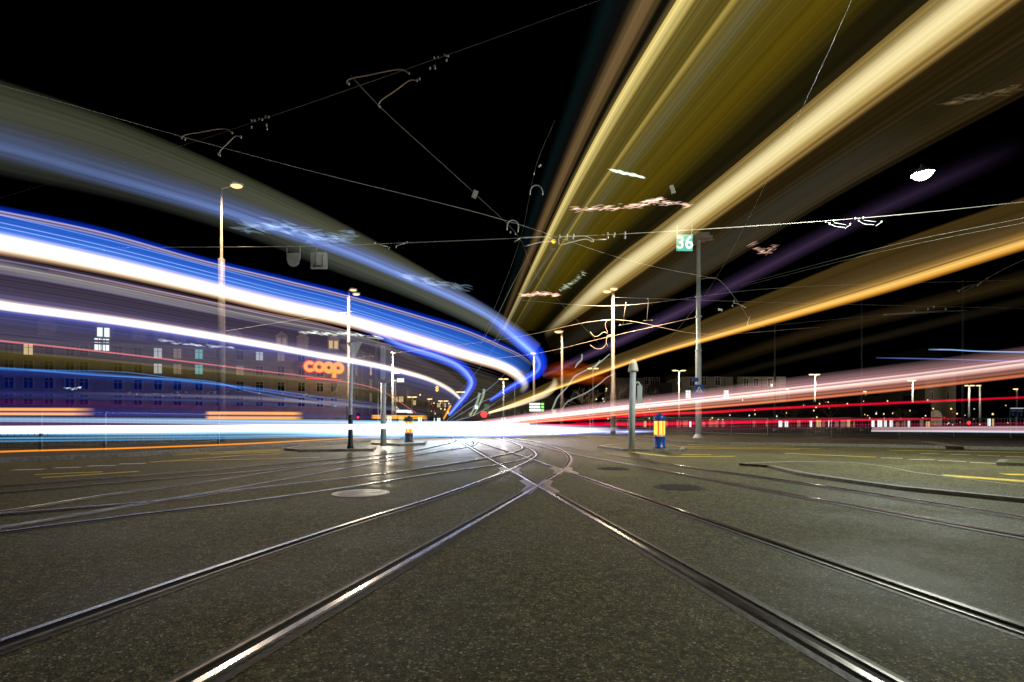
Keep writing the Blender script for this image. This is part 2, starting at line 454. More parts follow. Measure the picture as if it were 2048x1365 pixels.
manhole(1915, 968, 56, 'faint manhole cover on the kerb island nearest the yellow line')

# ------------------------------------------------------------------ lamps and poles
def light(name, loc, power, col, size=.3, parent=None, angle=165):
    l = bpy.data.lights.new(name, 'SPOT' if angle else 'POINT'); l.energy = power * LAMP; l.color = col; l.shadow_soft_size = size
    if angle: l.spot_size = R(angle); l.spot_blend = .6
    o = bpy.data.objects.new(name, l); COL.objects.link(o); o.location = loc
    if parent: o.parent = parent
    return o
SOD = (1.0, .77, .50); COOL = (.93, 1.0, .86); WARM = (1.0, .86, .62)

def lamp_post(label, x, ytop, Z, heads, lens, rad=.09, polem='galv', power=0, col=SOD, group=None, taper=.7, headlen=.62, split=None):
    """heads: list of (sideways reach in m, drop in m)"""
    base = P(x, HY, Z); base.z = 0
    h = CAMH + (HY - ytop) / F * Z
    t = thing('street_lamp', label, 'street lamp', base, group=group)
    b = MB()
    if split: b.tube([(0,0,0), (0,0,split[0]), (0,0,split[0]+.03), (0,0,h)], [split[1]*1.1, split[1], rad, rad*taper], 12)
    else: b.tube([(0,0,0), (0,0,h*.3), (0,0,h*.3+.02), (0,0,h)], [rad*1.25, rad*1.2, rad, rad*taper], 10)
    b.lathe([(rad*2.2, 0), (rad*2.2, .05), (rad*1.5, .12)], n=10)
    b.build('pole', M[polem], t, True)
    for dx, dz in heads:
        s = 1 if dx >= 0 else -1
        b = MB()
        if abs(dx) > .15: b.tube([(0,0,h-.06), (dx*.6,0,h+.04), (dx-s*headlen*.4,0,h-dz+.06)], rad*.42, 6)
        b.tube([(dx-s*headlen*.5,0,h-dz+.09), (dx-s*headlen*.2,0,h-dz+.12), (dx+s*headlen*.5,0,h-dz+.08)], [.05,.12,.06], 8)
        hd = b.build('lamp_head', M['galv'], t)
        b = MB()
        prof = [(.001, -.075), (.6, -.055), (.92, 0), (1, .05), (.8, .09)]
        b.lathe([(r_, z) for r_, z in prof], n=16)
        b.v = [(v[0]*headlen*.46 + dx, v[1]*headlen*.30, v[2]*headlen*1.3 + h - dz) for v in b.v]
        b.build('lens', M[lens], hd, True)
        if power: light('lamp_light', (dx + (.25 if dx > 0 else -.25), -.8, h - dz - .25), power, col, .25, hd)
    return t

lamp_post('tall slim lamp post with one bright orange lamp on its right, farthest left of all', 443, 375, 19.8, [(.58, -.02)], 'lamp_o', .05, 'darkpole', 2600, SOD, split=(7.2, .12), headlen=.5)
lamp_post('thick lamp post with two bright lamps behind the sign post on the left', 697, 580, 33, [(.30, .05), (.50, .32)], 'lamp_o', .11, 'darkpole', 3000, SOD, headlen=.5)
lamp_post('thick lamp post with twin glowing heads and cable loops right of the junction', 1226, 582, 29, [(.02, -.06), (-.34, .08)], 'lamp_o', .12, 'darkpole', 3000, SOD, headlen=.5)
lamp_post('middle lamp post with a glowing head leaning left, left of the cable looped post', 1124, 664, 48, [(-.3, .05)], 'lamp_o', .13, 'darkpole', 2500, SOD, headlen=.9)
lamp_post('lamp post with small orange lamp in the curl of the blue light trail', 1068, 708, 64, [(-.1, .0)], 'lamp_o', .17, 'darkpole', 1500, SOD, headlen=.8)
FAR = 'small lamp posts along the far streets'
for x, y, Z, hd, lab in (
    (756, 664, 52, [], 'bare lit post just right of the thick left lamp post'),
    (763, 714, 68, [(-.35, 0), (.35, -.1)], 'twin small lamps directly above the tall double board post'),
    (786, 707, 64, [(.05, 0)], 'single small lamp right of the twin lamps above the double board post'),
    (785, 747, 91, [(-.2, 0), (.9, 0)], 'far twin lamp post just right of the double board post'),
    (791, 762, 100, [(-.3, 0)], 'far single lamp post close behind the twin one by the double board post'),
    (824, 795, 176, [(-.9, 0), (.9, 0)], 'far lamp post above the dimmer beacon'),
    (857, 799, 190, [(.4, 0)], 'far small lamp post left of the orange tram signal'),
    (887, 803, 205, [(-1.2, 0), (1.0, 0)], 'tiny twin lamp post where the inner blue trail ends'),
    (1007, 759, 101, [(-.5, 0), (.5, 0)], 'far twin lamp post under the outer blue trail'),
    (1030, 753, 97, [], 'far slim lit post beside the twin lamp under the outer blue trail'),
    (923, 785, 140, [(-.8, 0), (.4, 0)], 'far lamp post inside the bend of the inner blue trail'),
    (1186, 738, 82, [(-.5, 0), (.5, 0)], 'far lamp post left of the cable looped post, over the bare trees'),
    (1358, 742, 85, [(-.75, 0), (.75, 0)], 'twin headed lamp post left of the crossing sign pole'),
    (1432, 776, 125, [(-.8, 0)], 'lamp post just right of the crossing sign pole'),
    (1578, 779, 131, [(-.7, 0)], 'single headed lamp post left of the lit bare tree'),
    (1630, 750, 93, [(-.7, 0), (.45, 0)], 'bright twin lamp post standing by the lit bare tree'),
    (1732, 784, 143, [(-.6, 0)], 'single lamp post right of the second catenary mast'),
    (1805, 787, 150, [(-.6, 0)], 'small single lamp post midway along the right fence'),
    (1825, 762, 106, [(-.6, 0), (.2, 0)], 'bright twin lamp post midway along the right fence'),
    (1938, 772, 121, [(-.75, 0), (.75, 0)], 'twin lamp post above the glowing red signal'),
    (1960, 772, 121, [(-.35, 0)], 'single lamp post right beside the one above the red signal'),
    (2034, 779, 133, [(-.4, 0)], 'lamp post above the blue direction sign at the right edge')):
    lamp_post(lab, x, y, Z, hd, 'lamp_y', (.0016 * Z if Z < 160 else .002*Z), 'galv', 0, group=FAR, headlen=.011*Z, taper=.9)
# real light from a few of the far lamps
for x, y, Z, pw in ((1358, 742, 85, 1100), (1630, 750, 93, 1500), (1825, 762, 106, 900), (1938, 772, 121, 700), (785, 747, 91, 1500), (763, 714, 68, 2600), (786, 707, 64, 2600), (1007, 759, 101, 500), (1432, 776, 125, 700)):
    o = [q for q in COL.objects if q.name.startswith('street_lamp') and abs(q.location.y - Z) < .01 and abs(q.location.x - P(x, y, Z).x) < .01][0]
    light('lamp_light', (-.6 if 700 < x < 800 else 0, -1.0, CAMH + (HY - y)/F*Z - .9), pw, WARM, .3, o, 0)

# hanging white lamp over the junction
c = P(1845, 352, 10.5)
t = thing('hanging_lamp', 'brilliant white lamp hanging from a span wire at the upper right', 'hanging lamp', c)
b = MB(); b.lathe([(.175, .02), (.20, .035), (.15, .11), (.055, .16), (.03, .24)], n=24); b.build('lamp_housing', M['galv'], t, True)
b = MB(); b.lathe([(.001, -.07), (.09, -.062), (.155, -.02), (.165, .022)], n=32); ln = b.build('lens', M['lamp_w'], t, True)
light('lamp_light', (0, 0, -.25), 3300, COOL, .2, t, 0)

def mast(label, x, ytop, Z, rad, polem='galv', top=True, group=None):
    base = P(x, HY, Z); base.z = 0; h = CAMH + (HY - ytop)/F*Z
    t = thing('catenary_mast', label, 'mast', base, group=group)
    b = MB(); b.tube([(0,0,0), (0,0,h*.45), (0,0,h*.45+.04), (0,0,h)], [rad, rad*.96, rad*.8, rad*.68], 16)
    b.build('pole', M[polem], t, True)
    b = MB(); b.lathe([(rad*1.9, 0), (rad*1.9, .12), (rad*1.35, .24), (rad*1.1, .3)], n=16); b.build('foot', M['pole'], t)
    return t, h
t, h = mast('thick grey mast carrying the pedestrian crossing sign and a lamp box on top', 1397, 482, 25.2, .145)
b = MB(); b.box(-.30, .42, -.35, .35, h+.02, h+.30); b.box(.42, .62, -.2, .2, h+.06, h+.22); b.tube([(-.55, 0, h-.42), (.1, 0, h+.02), (.75, 0, h+.06)], .035, 6)
b.build('lamp_box', M['darkpole'], t)
b = MB()
for z in (h*.45, h*.62, h*.72): b.lathe([(.15, z-.04), (.165, z-.02), (.165, z+.02), (.15, z+.04)], n=16)
b.build('collar', M['galv'], t)
b = MB(); b.box(-.36, -.06, -.17, -.15, 2.86, 3.06); b.build('street_plate', M['blueback'], t)
mast('thin mast rising behind the fence right of the crossing sign pole', 1550, 600, 46, .10, 'fence', group='thin masts behind the right fence')
mast('tall thin mast second from the crossing sign pole along the fence', 1724, 588, 46, .10, 'fence', group='thin masts behind the right fence')
mast('tall thin mast nearest the right edge, crossing the white trail', 1926, 560, 46, .11, 'fence', group='thin masts behind the right fence')

# pedestrian crossing sign (hung on the mast)
c = P(1398, 785, 24.9)
t = thing('crossing_sign', 'blue square pedestrian crossing sign fixed to the thick grey mast', 'road sign', c)
b = MB(); b.box(-.24, .24, -.02, .0, -.36, .37); b.build('board', M['blueback'], t)
b = MB(); b.prism([(-.18, -.02), (.18, -.02), (0, .30)], .0, .012, 0, Matrix.Rotation(R(90), 4, 'X')); o = b.build('triangle', M['whitep'], t); o.location = (0, -.022, 0)
b = MB(); q = Matrix.Rotation(R(90), 4, 'X')
b.prism([(-.012, .17), (.022, .17), (.03, .10), (-.02, .10)], 0, .006, 0, q)
b.prism([(-.02, .10), (.0, .10), (-.03, .02), (-.055, .02)], 0, .006, 0, q); b.prism([(.01, .10), (.03, .10), (.06, .02), (.035, .02)], 0, .006, 0, q)
b.prism([(-.012, .165), (-.002, .15), (-.045, .105), (-.055, .115)], 0, .006, 0, q); b.prism([(.02, .165), (.01, .15), (.05, .11), (.058, .12)], 0, .006, 0, q)
b.prism([(.005+.017*math.cos(k*.7), .193+.017*math.sin(k*.7)) for k in range(9)], 0, .006, 0, q)
for k in range(5): b.prism([(-.15+k*.065, -.015), (-.118+k*.065, -.015), (-.112+k*.058, .015), (-.138+k*.058, .015)], 0, .006, 0, q)
o = b.build('walking_figure', M['black'], t); o.location = (0, -.036, 0)

# grey marker post with ivory cap
c = G(1263, 898, .1)
t = thing('marker_post', 'pale grey steel post with an ivory cone cap and a small side bracket', 'post', c)
b = MB(); b.tube([(.0, 0, 0), (.02, 0, 1.2), (.05, 0, 2.33)], [.098, .092, .085], 16); b.build('post', M['galv'], t, True)
b = MB(); b.lathe([(.145, 2.28), (.15, 2.31), (.12, 2.45), (.085, 2.58), (.05, 2.62), (.01, 2.63)], c=(.05, 0, 0), n=18); b.build('cap', M['cap'], t, True)
b = MB(); b.tube([(.04, 0, 1.94), (.20, 0, 1.95), (.24, 0, 1.9), (.235, 0, 1.45)], .03, 8); b.box(.18, .30, -.06, .06, 1.35, 1.86); b.build('bracket', M['galv'], t)

# lit traffic-island beacons
def beacon(label, x, y, h, base_m, cap_m):
    c = G(x, y, .1); t = thing('island_beacon', label, 'beacon', c, group='lit beacons on the traffic islands')
    b = MB(); b.lathe([(.19, 0), (.19, .03), (.165, .05), (.165, .33*h), (.17, .35*h)], n=24); b.build('base', base_m, t, True)
    for k in range(6):
        a = R(60*k + 90); d = Vector((math.cos(a), math.sin(a), 0)); s = Vector((-d.y, d.x, 0))
        for nm, rr, ww, z0, z1, mm in (('light_panel', .135, .048, .40*h, .80*h, M['amber']), ('panel_foot', .13, .05, .345*h, .40*h, M['whitep'])):
            b = MB(); p = d*rr
            vs = [p - s*ww, p + s*ww, p + s*ww*.9 + d*.022, p - s*ww*.9 + d*.022]
            b.prism([(v.x, v.y) for v in vs], z0, z1); b.build(nm, mm, t)
    b = MB(); b.lathe([(.115, .345*h), (.115, .82*h)], n=18); b.build('light_core', M['amber_edge'], t)
    b = MB(); b.lathe([(.165, .80*h), (.17, .82*h), (.17, .93*h), (.14, .97*h), (.06, 1.0*h), (.05, 1.02*h), (.01, 1.03*h)], n=24); b.build('cap', cap_m, t, True)
beacon('glowing yellow island beacon with royal blue base and cap on the right', 1319, 896.5, 1.02, M['blue'], M['blue'])
beacon('glowing island beacon with slate base half lost in the white glare', 818, 885, 1.0, M['slate'], M['slate'])

# sign posts on the left islands
c = G(701, 897.5, .1)
t = thing('sign_post', 'slim grey sign post with a dark foot and triangular sign back on the left island', 'sign post', c)
b = MB(); b.tube([(0, 0, .0), (.0, 0, 1.3), (.05, 0, 3.15)], [.062, .056, .05], 12); b.build('post', M['galv'], t, True)
b = MB(); b.lathe([(.10, 0), (.10, .05), (.075, .18), (.065, .9), (.06, 1.0)], n=12); b.build('foot', M['black'], t, True)
b = MB(); b.prism([(-.16, .42), (.30, .42), (.07, -.02)], 0, .015, 0, Matrix.Translation((0.03, .08, 2.75)) @ Matrix.Rotation(R(90), 4, 'X')); b.build('sign_back', M['signback'], t)
c = G(767, 893, .1)
t = thing('sign_post', 'taller grey post with a wide rounded double board on top, left island', 'sign post', c)
b = MB(); b.tube([(0, 0, .0), (.0, 0, 1.0), (.0, 0, 1.03), (.03, 0, 3.3)], [.10, .09, .075, .07], 12); b.build('post', M['galv'], t, True)
def rrect(x0, x1, y0, y1, r_, n=5):
    out = []
    for cx, cy, a0 in ((x1-r_, y1-r_, 0), (x0+r_, y1-r_, 90), (x0+r_, y0+r_, 180), (x1-r_, y0+r_, 270)):
        for k in range(n+1): out.append((cx + r_*math.cos(R(a0 + 90*k/n)), cy + r_*math.sin(R(a0 + 90*k/n))))
    return out
b = MB(); b.prism(rrect(-.23, .27, 2.05, 3.35, .12), 0, .03, 0, Matrix.Translation((0, -.10, 0)) @ Matrix.Rotation(R(90), 4, 'X')); b.build('sign_back', M['darkpole'], t)
b = MB(); b.prism(rrect(-.05, .09, 2.15, 3.25, .05), 0, .06, 0, Matrix.Translation((0, -.13, 0)) @ Matrix.Rotation(R(90), 4, 'X')); b.build('signal_housing', M['pole'], t)

# ------------------------------------------------------------------ signals and displays
def panel_thing(name, label, cat, c, half, depth, back, parts, group=None, post=False):
    t = thing(name, label, cat, c, group=group)
    b = MB(); b.box(-half[0], half[0], 0, depth, -half[1], half[1]); b.build('housing', back, t)
    for nm, x0, x1, z0, z1, m in parts:
        b = MB(); b.box(x0, x1, -.02, -.001, z0, z1); b.build(nm, m, t)
    if post:
        b = MB(); b.tube([(0, depth*.5, -half[1]), (0, depth*.5, -c.z)], .05, 8); b.build('post', M['pole'], t)
    return t
def hung_signal(label, x, y, Z, r_, m, cat='signal', post=False, ht=.5):
    c = P(x, y, Z); t = thing('traffic_signal', label, cat, c)
    b = MB(); b.prism(rrect(-r_*1.5, r_*1.5, -ht, ht, r_*.6), 0, .2, 0, Matrix.Translation((0, .22, 0)) @ Matrix.Rotation(R(90), 4, 'X')); b.build('housing', M['black'], t)
    b = MB(); b.lathe([(r_*.2, .05), (r_*.75, .04), (r_, 0)], n=16)
    b.v = [(v[0], -v[2], v[1]) for v in b.v]; b.build('lens', m, t)
    if post:
        b = MB(); b.tube([(0, .1, -ht), (0, .1, -c.z)], .06, 8); b.build('post', M['pole'], t)
    return t
hung_signal('red traffic signal glowing behind the right fence', 1938, 846, 48, .16, M['sig_r'], post=True)
hung_signal('red signal glowing at the far end beneath the green plate', 968, 829, 90, .55, M['sig_r'], ht=.9, post=True)
hung_signal('small red stop light among the white streaks by the left sign post', 716, 835, 60, .12, M['sig_r'], post=True)
hung_signal('orange lamp of the signal hanging high at the right of the contact wire brackets', 1107, 483, 15, .06, M['sig_o'], ht=.2)
hung_signal('orange warning lamp above the tall double board post', 776, 732, 40, .14, M['sig_o'], ht=.3)
c = P(874, 778, 70)
t = thing('tram_signal', 'small amber tram signal in the form of the figure 8 above the far street', 'signal', c)
for z in (.16, -.16):
    b = MB(); b.tube([(.13*math.cos(k*.3927), 0, z + .16*math.sin(k*.3927)) for k in range(17)], .05, 6); b.build('light_ring', M['sig_o'], t)
b = MB(); b.box(-.3, .3, .08, .2, -.5, .5); b.build('housing', M['black'], t)
c = P(1073, 815, 52)
panel_thing('display_board', 'bright green and white departure display at the far junction', 'display', c, (.82, .50), .25, M['black'],
            [('text_row', -.70, .36, .22, .42, M['led_w']), ('text_row', -.70, .36, -.08, .12, M['led_w']), ('text_row', -.70, .42, -.40, -.18, M['led_w']),
             ('text_row', .45, .74, .22, .42, M['led_g']), ('text_row', .50, .74, -.08, .12, M['led_g']), ('text_row', .48, .74, -.40, -.18, M['led_g'])], post=True)
c = P(973, 816, 80)
panel_thing('route_plate', 'pale green plate over the red signal at the far end', 'sign', c, (.42, .6), .1, M['teal'], [('plate_border', -.36, .36, .2, .5, M['signback'])], post=True)
c = P(2034, 825, 40)
t = panel_thing('direction_sign', 'blue direction sign with white lane arrows at the right edge', 'road sign', c, (.52, .33), .08, M['blueback'],
            [('upper_panel', -.44, -.10, .02, .24, M['whitep']), ('upper_panel', -.02, .46, .02, .24, M['whitep']), ('top_edge', -.52, .52, .30, .33, M['lit_w'])], post=True)
for k in range(3):
    b = MB(); x = -.30 + .31*k; s = (1, -1, -1)[k]
    b.tube([(x, -.012, -.28), (x, -.012, -.14), (x - s*.10, -.012, -.04)], .025, 6); b.build('lane_arrow', M['whitep'], t)
for x, y, Z, wd, lab in ((797, 823, 110, 1.0, 'leftmost of three small white shop signs far down the street'), (808, 823, 110, 2.0, 'wider middle one of three small white shop signs far away'),
                         (819, 824, 110, .9, 'rightmost of three small white shop signs far down the street'), (801, 761, 80, 1.1, 'slanted pale blue lit sign beside the far twin lamp post')):
    c = P(x, y, Z)
    panel_thing('lit_sign', lab, 'lit sign', c, (wd/2*1.1, .42), .3, M['dark'], [('lit_face', -wd/2, wd/2, -.3, .3, M['lit_w'])], group='small lit signs along the far street')
c = P(1982, 843, 55)
panel_thing('info_pillar', 'small white and green lit pillar behind the right fence', 'pillar', c, (.42, .55), .2, M['black'], [('lit_face', -.36, -.05, -.5, .3, M['lit_w']), ('lit_face', .12, .30, -.5, .3, M['lit_y'])], post=True)

# ------------------------------------------------------------------ hanging signs
c = P(1369, 486, 13.5)
t = thing('number_sign', 'teal sign reading 36 hanging from the span wire', 'sign', c)
hw, hh = .215, .215
b = MB(); b.box(-hw, hw, 0, .02, -hh, hh); b.build('board', M['teal'], t)
fc = bpy.data.curves.new('numerals', 'FONT'); fc.body = '36'; fc.size = .46; fc.align_x = 'CENTER'; fc.align_y = 'CENTER'; fc.extrude = .003; fc.offset = .012
fo = bpy.data.objects.new('numerals', fc); COL.objects.link(fo); fo.parent = t; fo.rotation_euler = (R(90), 0, 0); fo.location = (.0, -.006, -.01); fc.materials.append(M['whitep'])
bpy.context.view_layer.update()
me = bpy.data.meshes.new_from_object(fo.evaluated_get(bpy.context.evaluated_depsgraph_get()))
nm = bpy.data.objects.new('numeral_lettering', me); COL.objects.link(nm); nm.parent = t; nm.rotation_euler = fo.rotation_euler; nm.location = fo.location
if not me.materials: me.materials.append(M['whitep'])
bpy.data.objects.remove(fo)
for s in (-1, 1):
    b = MB(); b.tube([(s*(hw-.02), .01, hh-.05), (s*(hw-.02), .01, hh+.25)], .008, 6); b.build('hanger', M['galv'], t)
c = P(587, 518, 13.5)
t = thing('hanging_sign', 'plain sign back with a round bottom hanging from the span wire', 'sign', c)
pl = [(-.17, .14), (.16, .16)] + [(.165*math.cos(R(-a)), -.045 + .165*math.sin(R(-a))) for a in range(0, 181, 15)]
b = MB(); b.prism(pl, 0, .012, 0, Matrix.Rotation(R(90), 4, 'X')); b.build('sign_back', M['signback'], t)
for s in (-1, 1):
    b = MB(); b.tube([(s*.175, .0, -.02), (s*.172, .0, .33)], .009, 6); b.build('hanger', M['galv'], t)
c = P(638, 522, 13.5)
t = thing('hanging_sign', 'square rounded cream sign back with clamps hanging from the span wire', 'sign', c)
b = MB(); b.prism(rrect(-.22, .22, -.22, .22, .03), 0, .015, 0, Matrix.Rotation(R(90), 4, 'X')); b.build('sign_back', M['cream_plate'], t)
b = MB(); b.prism(rrect(-.13, .13, -.15, .17, .01), 0, .01, 0, Matrix.Translation((0, -.018, 0)) @ Matrix.Rotation(R(90), 4, 'X')); b.build('backing_plate', M['cap'], t)
b = MB(); b.tube([(-.06, -.04, -.17), (-.06, -.04, .34)], .014, 6); b.box(-.085, -.04, -.06, -.03, .19, .25); b.box(-.13, .06, -.06, -.03, -.18, -.13)
b.tube([(.12, -.03, -.18), (.12, -.03, .16)], .008, 6); b.tube([(.02, -.03, -.14), (.12, -.03, -.15)], .012, 6)
b.tube([(-.11 + .05*math.cos(k*.6), -.02, .31 + .05*math.sin(k*.6)) for k in range(12)], .006, 5); b.tube([(-.06, -.02, .33), (.06, -.02, .33), (.06, -.02, .39)], .007, 5)
b.build('clamp', M['darkpole'], t)

# ------------------------------------------------------------------ overhead wires
def wire(label, pts, rad=.011, m='wire', n=40):
    """pts: (x, y, Z)"""
    q = spline([(x, y, 1/Z) for x, y, Z in pts], n) if len(pts) > 2 else pts
    if len(pts) > 2: w_ = [P(x, y, 1/iz) for x, y, iz in q]
    else: w_ = [P(*p) for p in pts]
    b = MB(); b.tube(w_, rad, 5)
    return tag(b.build('overhead_wire', M[m], smooth=True), label, 'wire')
wire('span wire carrying the two sign backs and the 36 sign', [(-300, 497, 13.5), (300, 495, 13.5), (600, 493, 13.5), (760, 488, 13.5), (1030, 477, 13.5), (1250, 468, 13.5), (1640, 443, 13.5), (1850, 425, 13.5), (2048, 404, 13.5), (2400, 368, 13.5)], .010)
wire('span wire rising from the left edge past both copper brackets', [(-250, 475, 13), (0, 396, 11.4), (365, 291, 9), (900, 108, 7), (1200, 0, 6.2), (1500, -105, 5.5)], .0045, 'wire_dark')
wire('contact wire sloping from the left edge down to the 36 sign', [(-200, 125, 6.5), (0, 171, 7), (365, 274, 8.4), (620, 342, 9.6), (1010, 441, 12.3), (1260, 522, 15.5), (1430, 558, 17.5)], .0045)
wire('contact wire falling from the upper brackets toward the junction', [(700, 150, 7), (760, 214, 7.6), (950, 388, 10.5), (1040, 478, 13.5), (1066, 540, 16.5), (1200, 690, 33)], .005, 'wire_dark')
wire('contact wire dropping steeply in the upper right', [(1760, -140, 5), (1703, 0, 5.8), (1590, 245, 8.2), (1430, 560, 17.5), (1330, 690, 32)], .004, 'wire_dark')
wire('upper of two parallel wires entering from the right edge', [(2300, 380, 10), (2048, 436, 11.5), (1800, 487, 13.2), (1480, 570, 18)], .004, 'wire_dark')
wire('lower of two parallel wires entering from the right edge', [(2300, 396, 10), (2048, 446, 11.8), (1800, 495, 13.5), (1480, 574, 18)], .004, 'wire_dark')
wire('thin line wire just above the purple trail', [(1226, 595, 29), (1536, 605, 31), (1900, 614, 33), (2300, 622, 35)], .014)
wire('feeder wire tied to the top of the cable looped lamp post', [(700, 718, 29.5), (1030, 675, 29.2), (1226, 640, 29), (1400, 668, 27), (1640, 655, 27)], .009, 'copper')
wire('second feeder wire below the cable loops', [(940, 722, 29.5), (1080, 706, 29.3), (1226, 672, 29), (1396, 634, 26)], .011, 'copper')
wire('pale wire in front of the thin masts', [(1536, 652, 40), (1730, 634, 40), (1926, 622, 40)], .018)
wire('wire from the right edge down to the mast bracket', [(2300, 440, 30), (2048, 520, 34), (1925, 585, 40)], .018)
wire('wire running across behind the twin lamp head', [(1030, 600, 30), (1226, 612, 29), (1536, 578, 28), (2048, 560, 30)], .012)
wire('wire linking the left lamp posts', [(443, 664, 19.8), (560, 645, 25), (697, 625, 33), (760, 620, 52)], .014)
wire('crossing wire through the round arch loops', [(1110, 240, 12), (1073, 330, 12), (1040, 480, 13.5), (960, 690, 26)], .004, 'wire_dark')
wire('arching wire that dips over the bare trees', [(1397, 560, 25), (1432, 557, 25), (1480, 610, 26), (1500, 640, 27), (1530, 655, 28)], .012)

# ------------------------------------------------------------------ contact wire brackets
def bracket(label, segs, dots, Z, m='copper', rad=.014, dr=.022):
    t = thing('wire_bracket', label, 'wire bracket', P(segs[0][0][0], segs[0][0][1], Z))
    o0 = t.location.copy()
    for s in segs:
        q = spline([(x, y, 0) for x, y in s], 14) if len(s) > 2 else [(x, y, 0) for x, y in s]
        b = MB(); b.tube([P(x, y, Z) - o0 for x, y, _ in q], rad, 6); b.build('arm', M[m], t, True)
    for x, y in dots:
        b = MB(); b.lathe([(.004, -dr*1.5), (dr, -dr*.8), (dr*.8, 0), (dr, dr*.8), (.004, dr*1.5)], n=8); b.build('insulator', M['insul'], t, True, loc=P(x, y, Z) - o0)
    return t
bracket('upper pair of copper coloured registration arms hanging in the black sky', [[(694, 168), (695, 161), (740, 150), (790, 140), (806, 140), (818, 147)], [(757, 213), (759, 205), (790, 182), (818, 162), (826, 160), (834, 162)]],
        [(694, 165), (698, 168), (757, 211), (760, 214), (818, 147), (834, 161), (839, 158), (860, 137), (869, 133), (870, 137), (868, 116), (876, 115), (889, 110), (893, 111), (896, 112), (893, 121)], 7.2, rad=.008, dr=.013)
bracket('lower left pair of copper coloured registration arms above the first lamp', [[(365, 275), (367, 271), (400, 265), (440, 258), (454, 259), (464, 266)], [(437, 309), (439, 304), (458, 284), (470, 273), (476, 272), (483, 274)]],
        [(363, 276), (370, 279), (436, 308), (440, 311), (464, 266), (482, 275), (503, 241), (509, 241), (518, 238), (524, 239), (531, 233), (537, 234), (503, 255), (533, 251), (534, 258)], 8.4, rad=.009, dr=.015)
bracket('lit registration arms on the span wire above the junction', [[(1040, 476), (1095, 475), (1108, 481), (1112, 485)], [(1050, 493), (1080, 485), (1105, 483)], [(1118, 489), (1118, 476), (1150, 473), (1172, 473), (1187, 480)], [(1119, 491), (1150, 483), (1172, 479), (1185, 484)], [(1029, 484), (1040, 477)], [(1187, 480), (1213, 479)]],
        [(1119, 472), (1134, 471), (1147, 471), (1134, 477), (1146, 476), (1215, 468), (1229, 468), (1216, 475), (1228, 472), (1250, 467), (1250, 475), (1186, 481)], 13.4, 'insul', .016, .03)
bracket('small registration arms on the span wire right of the 36 sign', [[(1655, 445), (1668, 452), (1690, 456)], [(1668, 446), (1692, 450)], [(1716, 441), (1728, 448), (1748, 450)], [(1728, 441), (1752, 444)], [(1690, 458), (1700, 450)], [(1752, 452), (1764, 444)]],
        [(1651, 443), (1667, 441), (1659, 448), (1710, 437), (1726, 436), (1718, 442), (1700, 449), (1763, 444)], 13.4, 'galv', .008, .02)
bracket('small hooked clamps on the span wire over the left trail', [[(203, 496), (209, 502)], [(243, 498), (257, 495)], [(290, 500), (300, 497)], [(750, 487), (776, 494)], [(790, 492), (814, 486)]], [(750, 487), (778, 496), (792, 494), (814, 485)], 13.4, 'insul', .012, .022)
bracket('round cable arch hanging over the junction, the left one', [[(1014, 458), (1016, 446), (1024, 441), (1033, 444), (1037, 452), (1036, 462)]], [(1014, 459), (1021, 465), (1036, 463), (1031, 468)], 13.3, 'galv', .015, .02)
bracket('round cable arch higher up beside the steep yellow trail', [[(1060, 388), (1062, 377), (1070, 371), (1079, 373), (1085, 382), (1086, 390)]], [(1060, 388), (1085, 389), (1078, 333), (1081, 331), (1068, 348)], 12, 'galv', .013, .018)
bracket('drooping cable loops at the cable looped lamp post', [[(1180, 664), (1190, 674), (1200, 670), (1208, 664), (1216, 668), (1210, 650), (1216, 640), (1222, 640)], [(1180, 690), (1192, 698), (1204, 697), (1212, 688), (1214, 672), (1222, 670)], [(1216, 694), (1212, 682), (1218, 672), (1226, 672), (1230, 684)]], [], 28.6, 'copper', .013)
bracket('white insulator assembly on the wire left of the farthest right mast', [[(1768, 630), (1800, 627), (1850, 624), (1935, 621)], [(1790, 628), (1920, 621)]], [(1828, 624), (1856, 618), (1868, 614), (1892, 619)], 40, 'insul', .05, .08)
bracket('pair of hanging section insulators left of the crossing sign mast', [[(1236, 652), (1268, 646)], [(1246, 648), (1252, 605)], [(1286, 642), (1314, 640)], [(1294, 640), (1297, 598)]], [(1240, 650), (1252, 606), (1296, 598), (1304, 641)], 28, 'darkpole', .012, .03)
bracket('bracket arm by the mast at the upper right edge', [[(1918, 582), (1935, 573), (1956, 569)], [(1956, 570), (1975, 557)]], [(1918, 582), (1956, 571), (1974, 558)], 38, 'insul', .03, .06)
bracket('small hooked bracket above the orange trail', [[(1466, 606), (1478, 609), (1492, 616)], [(1494, 652), (1499, 634)]], [(1468, 602), (1465, 612), (1496, 650)], 26, 'insul', .022, .04)
for x, y, Z, an, lab in ((950, 389, 10.4, 20, 'small pale plate on the contact wire in the black sky'), (1345, 379, 10, -18, 'small white plate lit against the olive trail'), (1441, 620, 24, 8, 'small square plate by the wire over the orange trail')):
    c = P(x, y, Z); b = MB(); s = Z*.0046
    b.box(-s, s, -.006, .006, -s*1.7 if Z < 20 else -s*.5, s*1.7 if Z < 20 else s*.5); o = b.build('wire_plate', M['whitep'], loc=c); o.rotation_euler = (0, R(an), R(12)); tag(o, lab, 'plate')

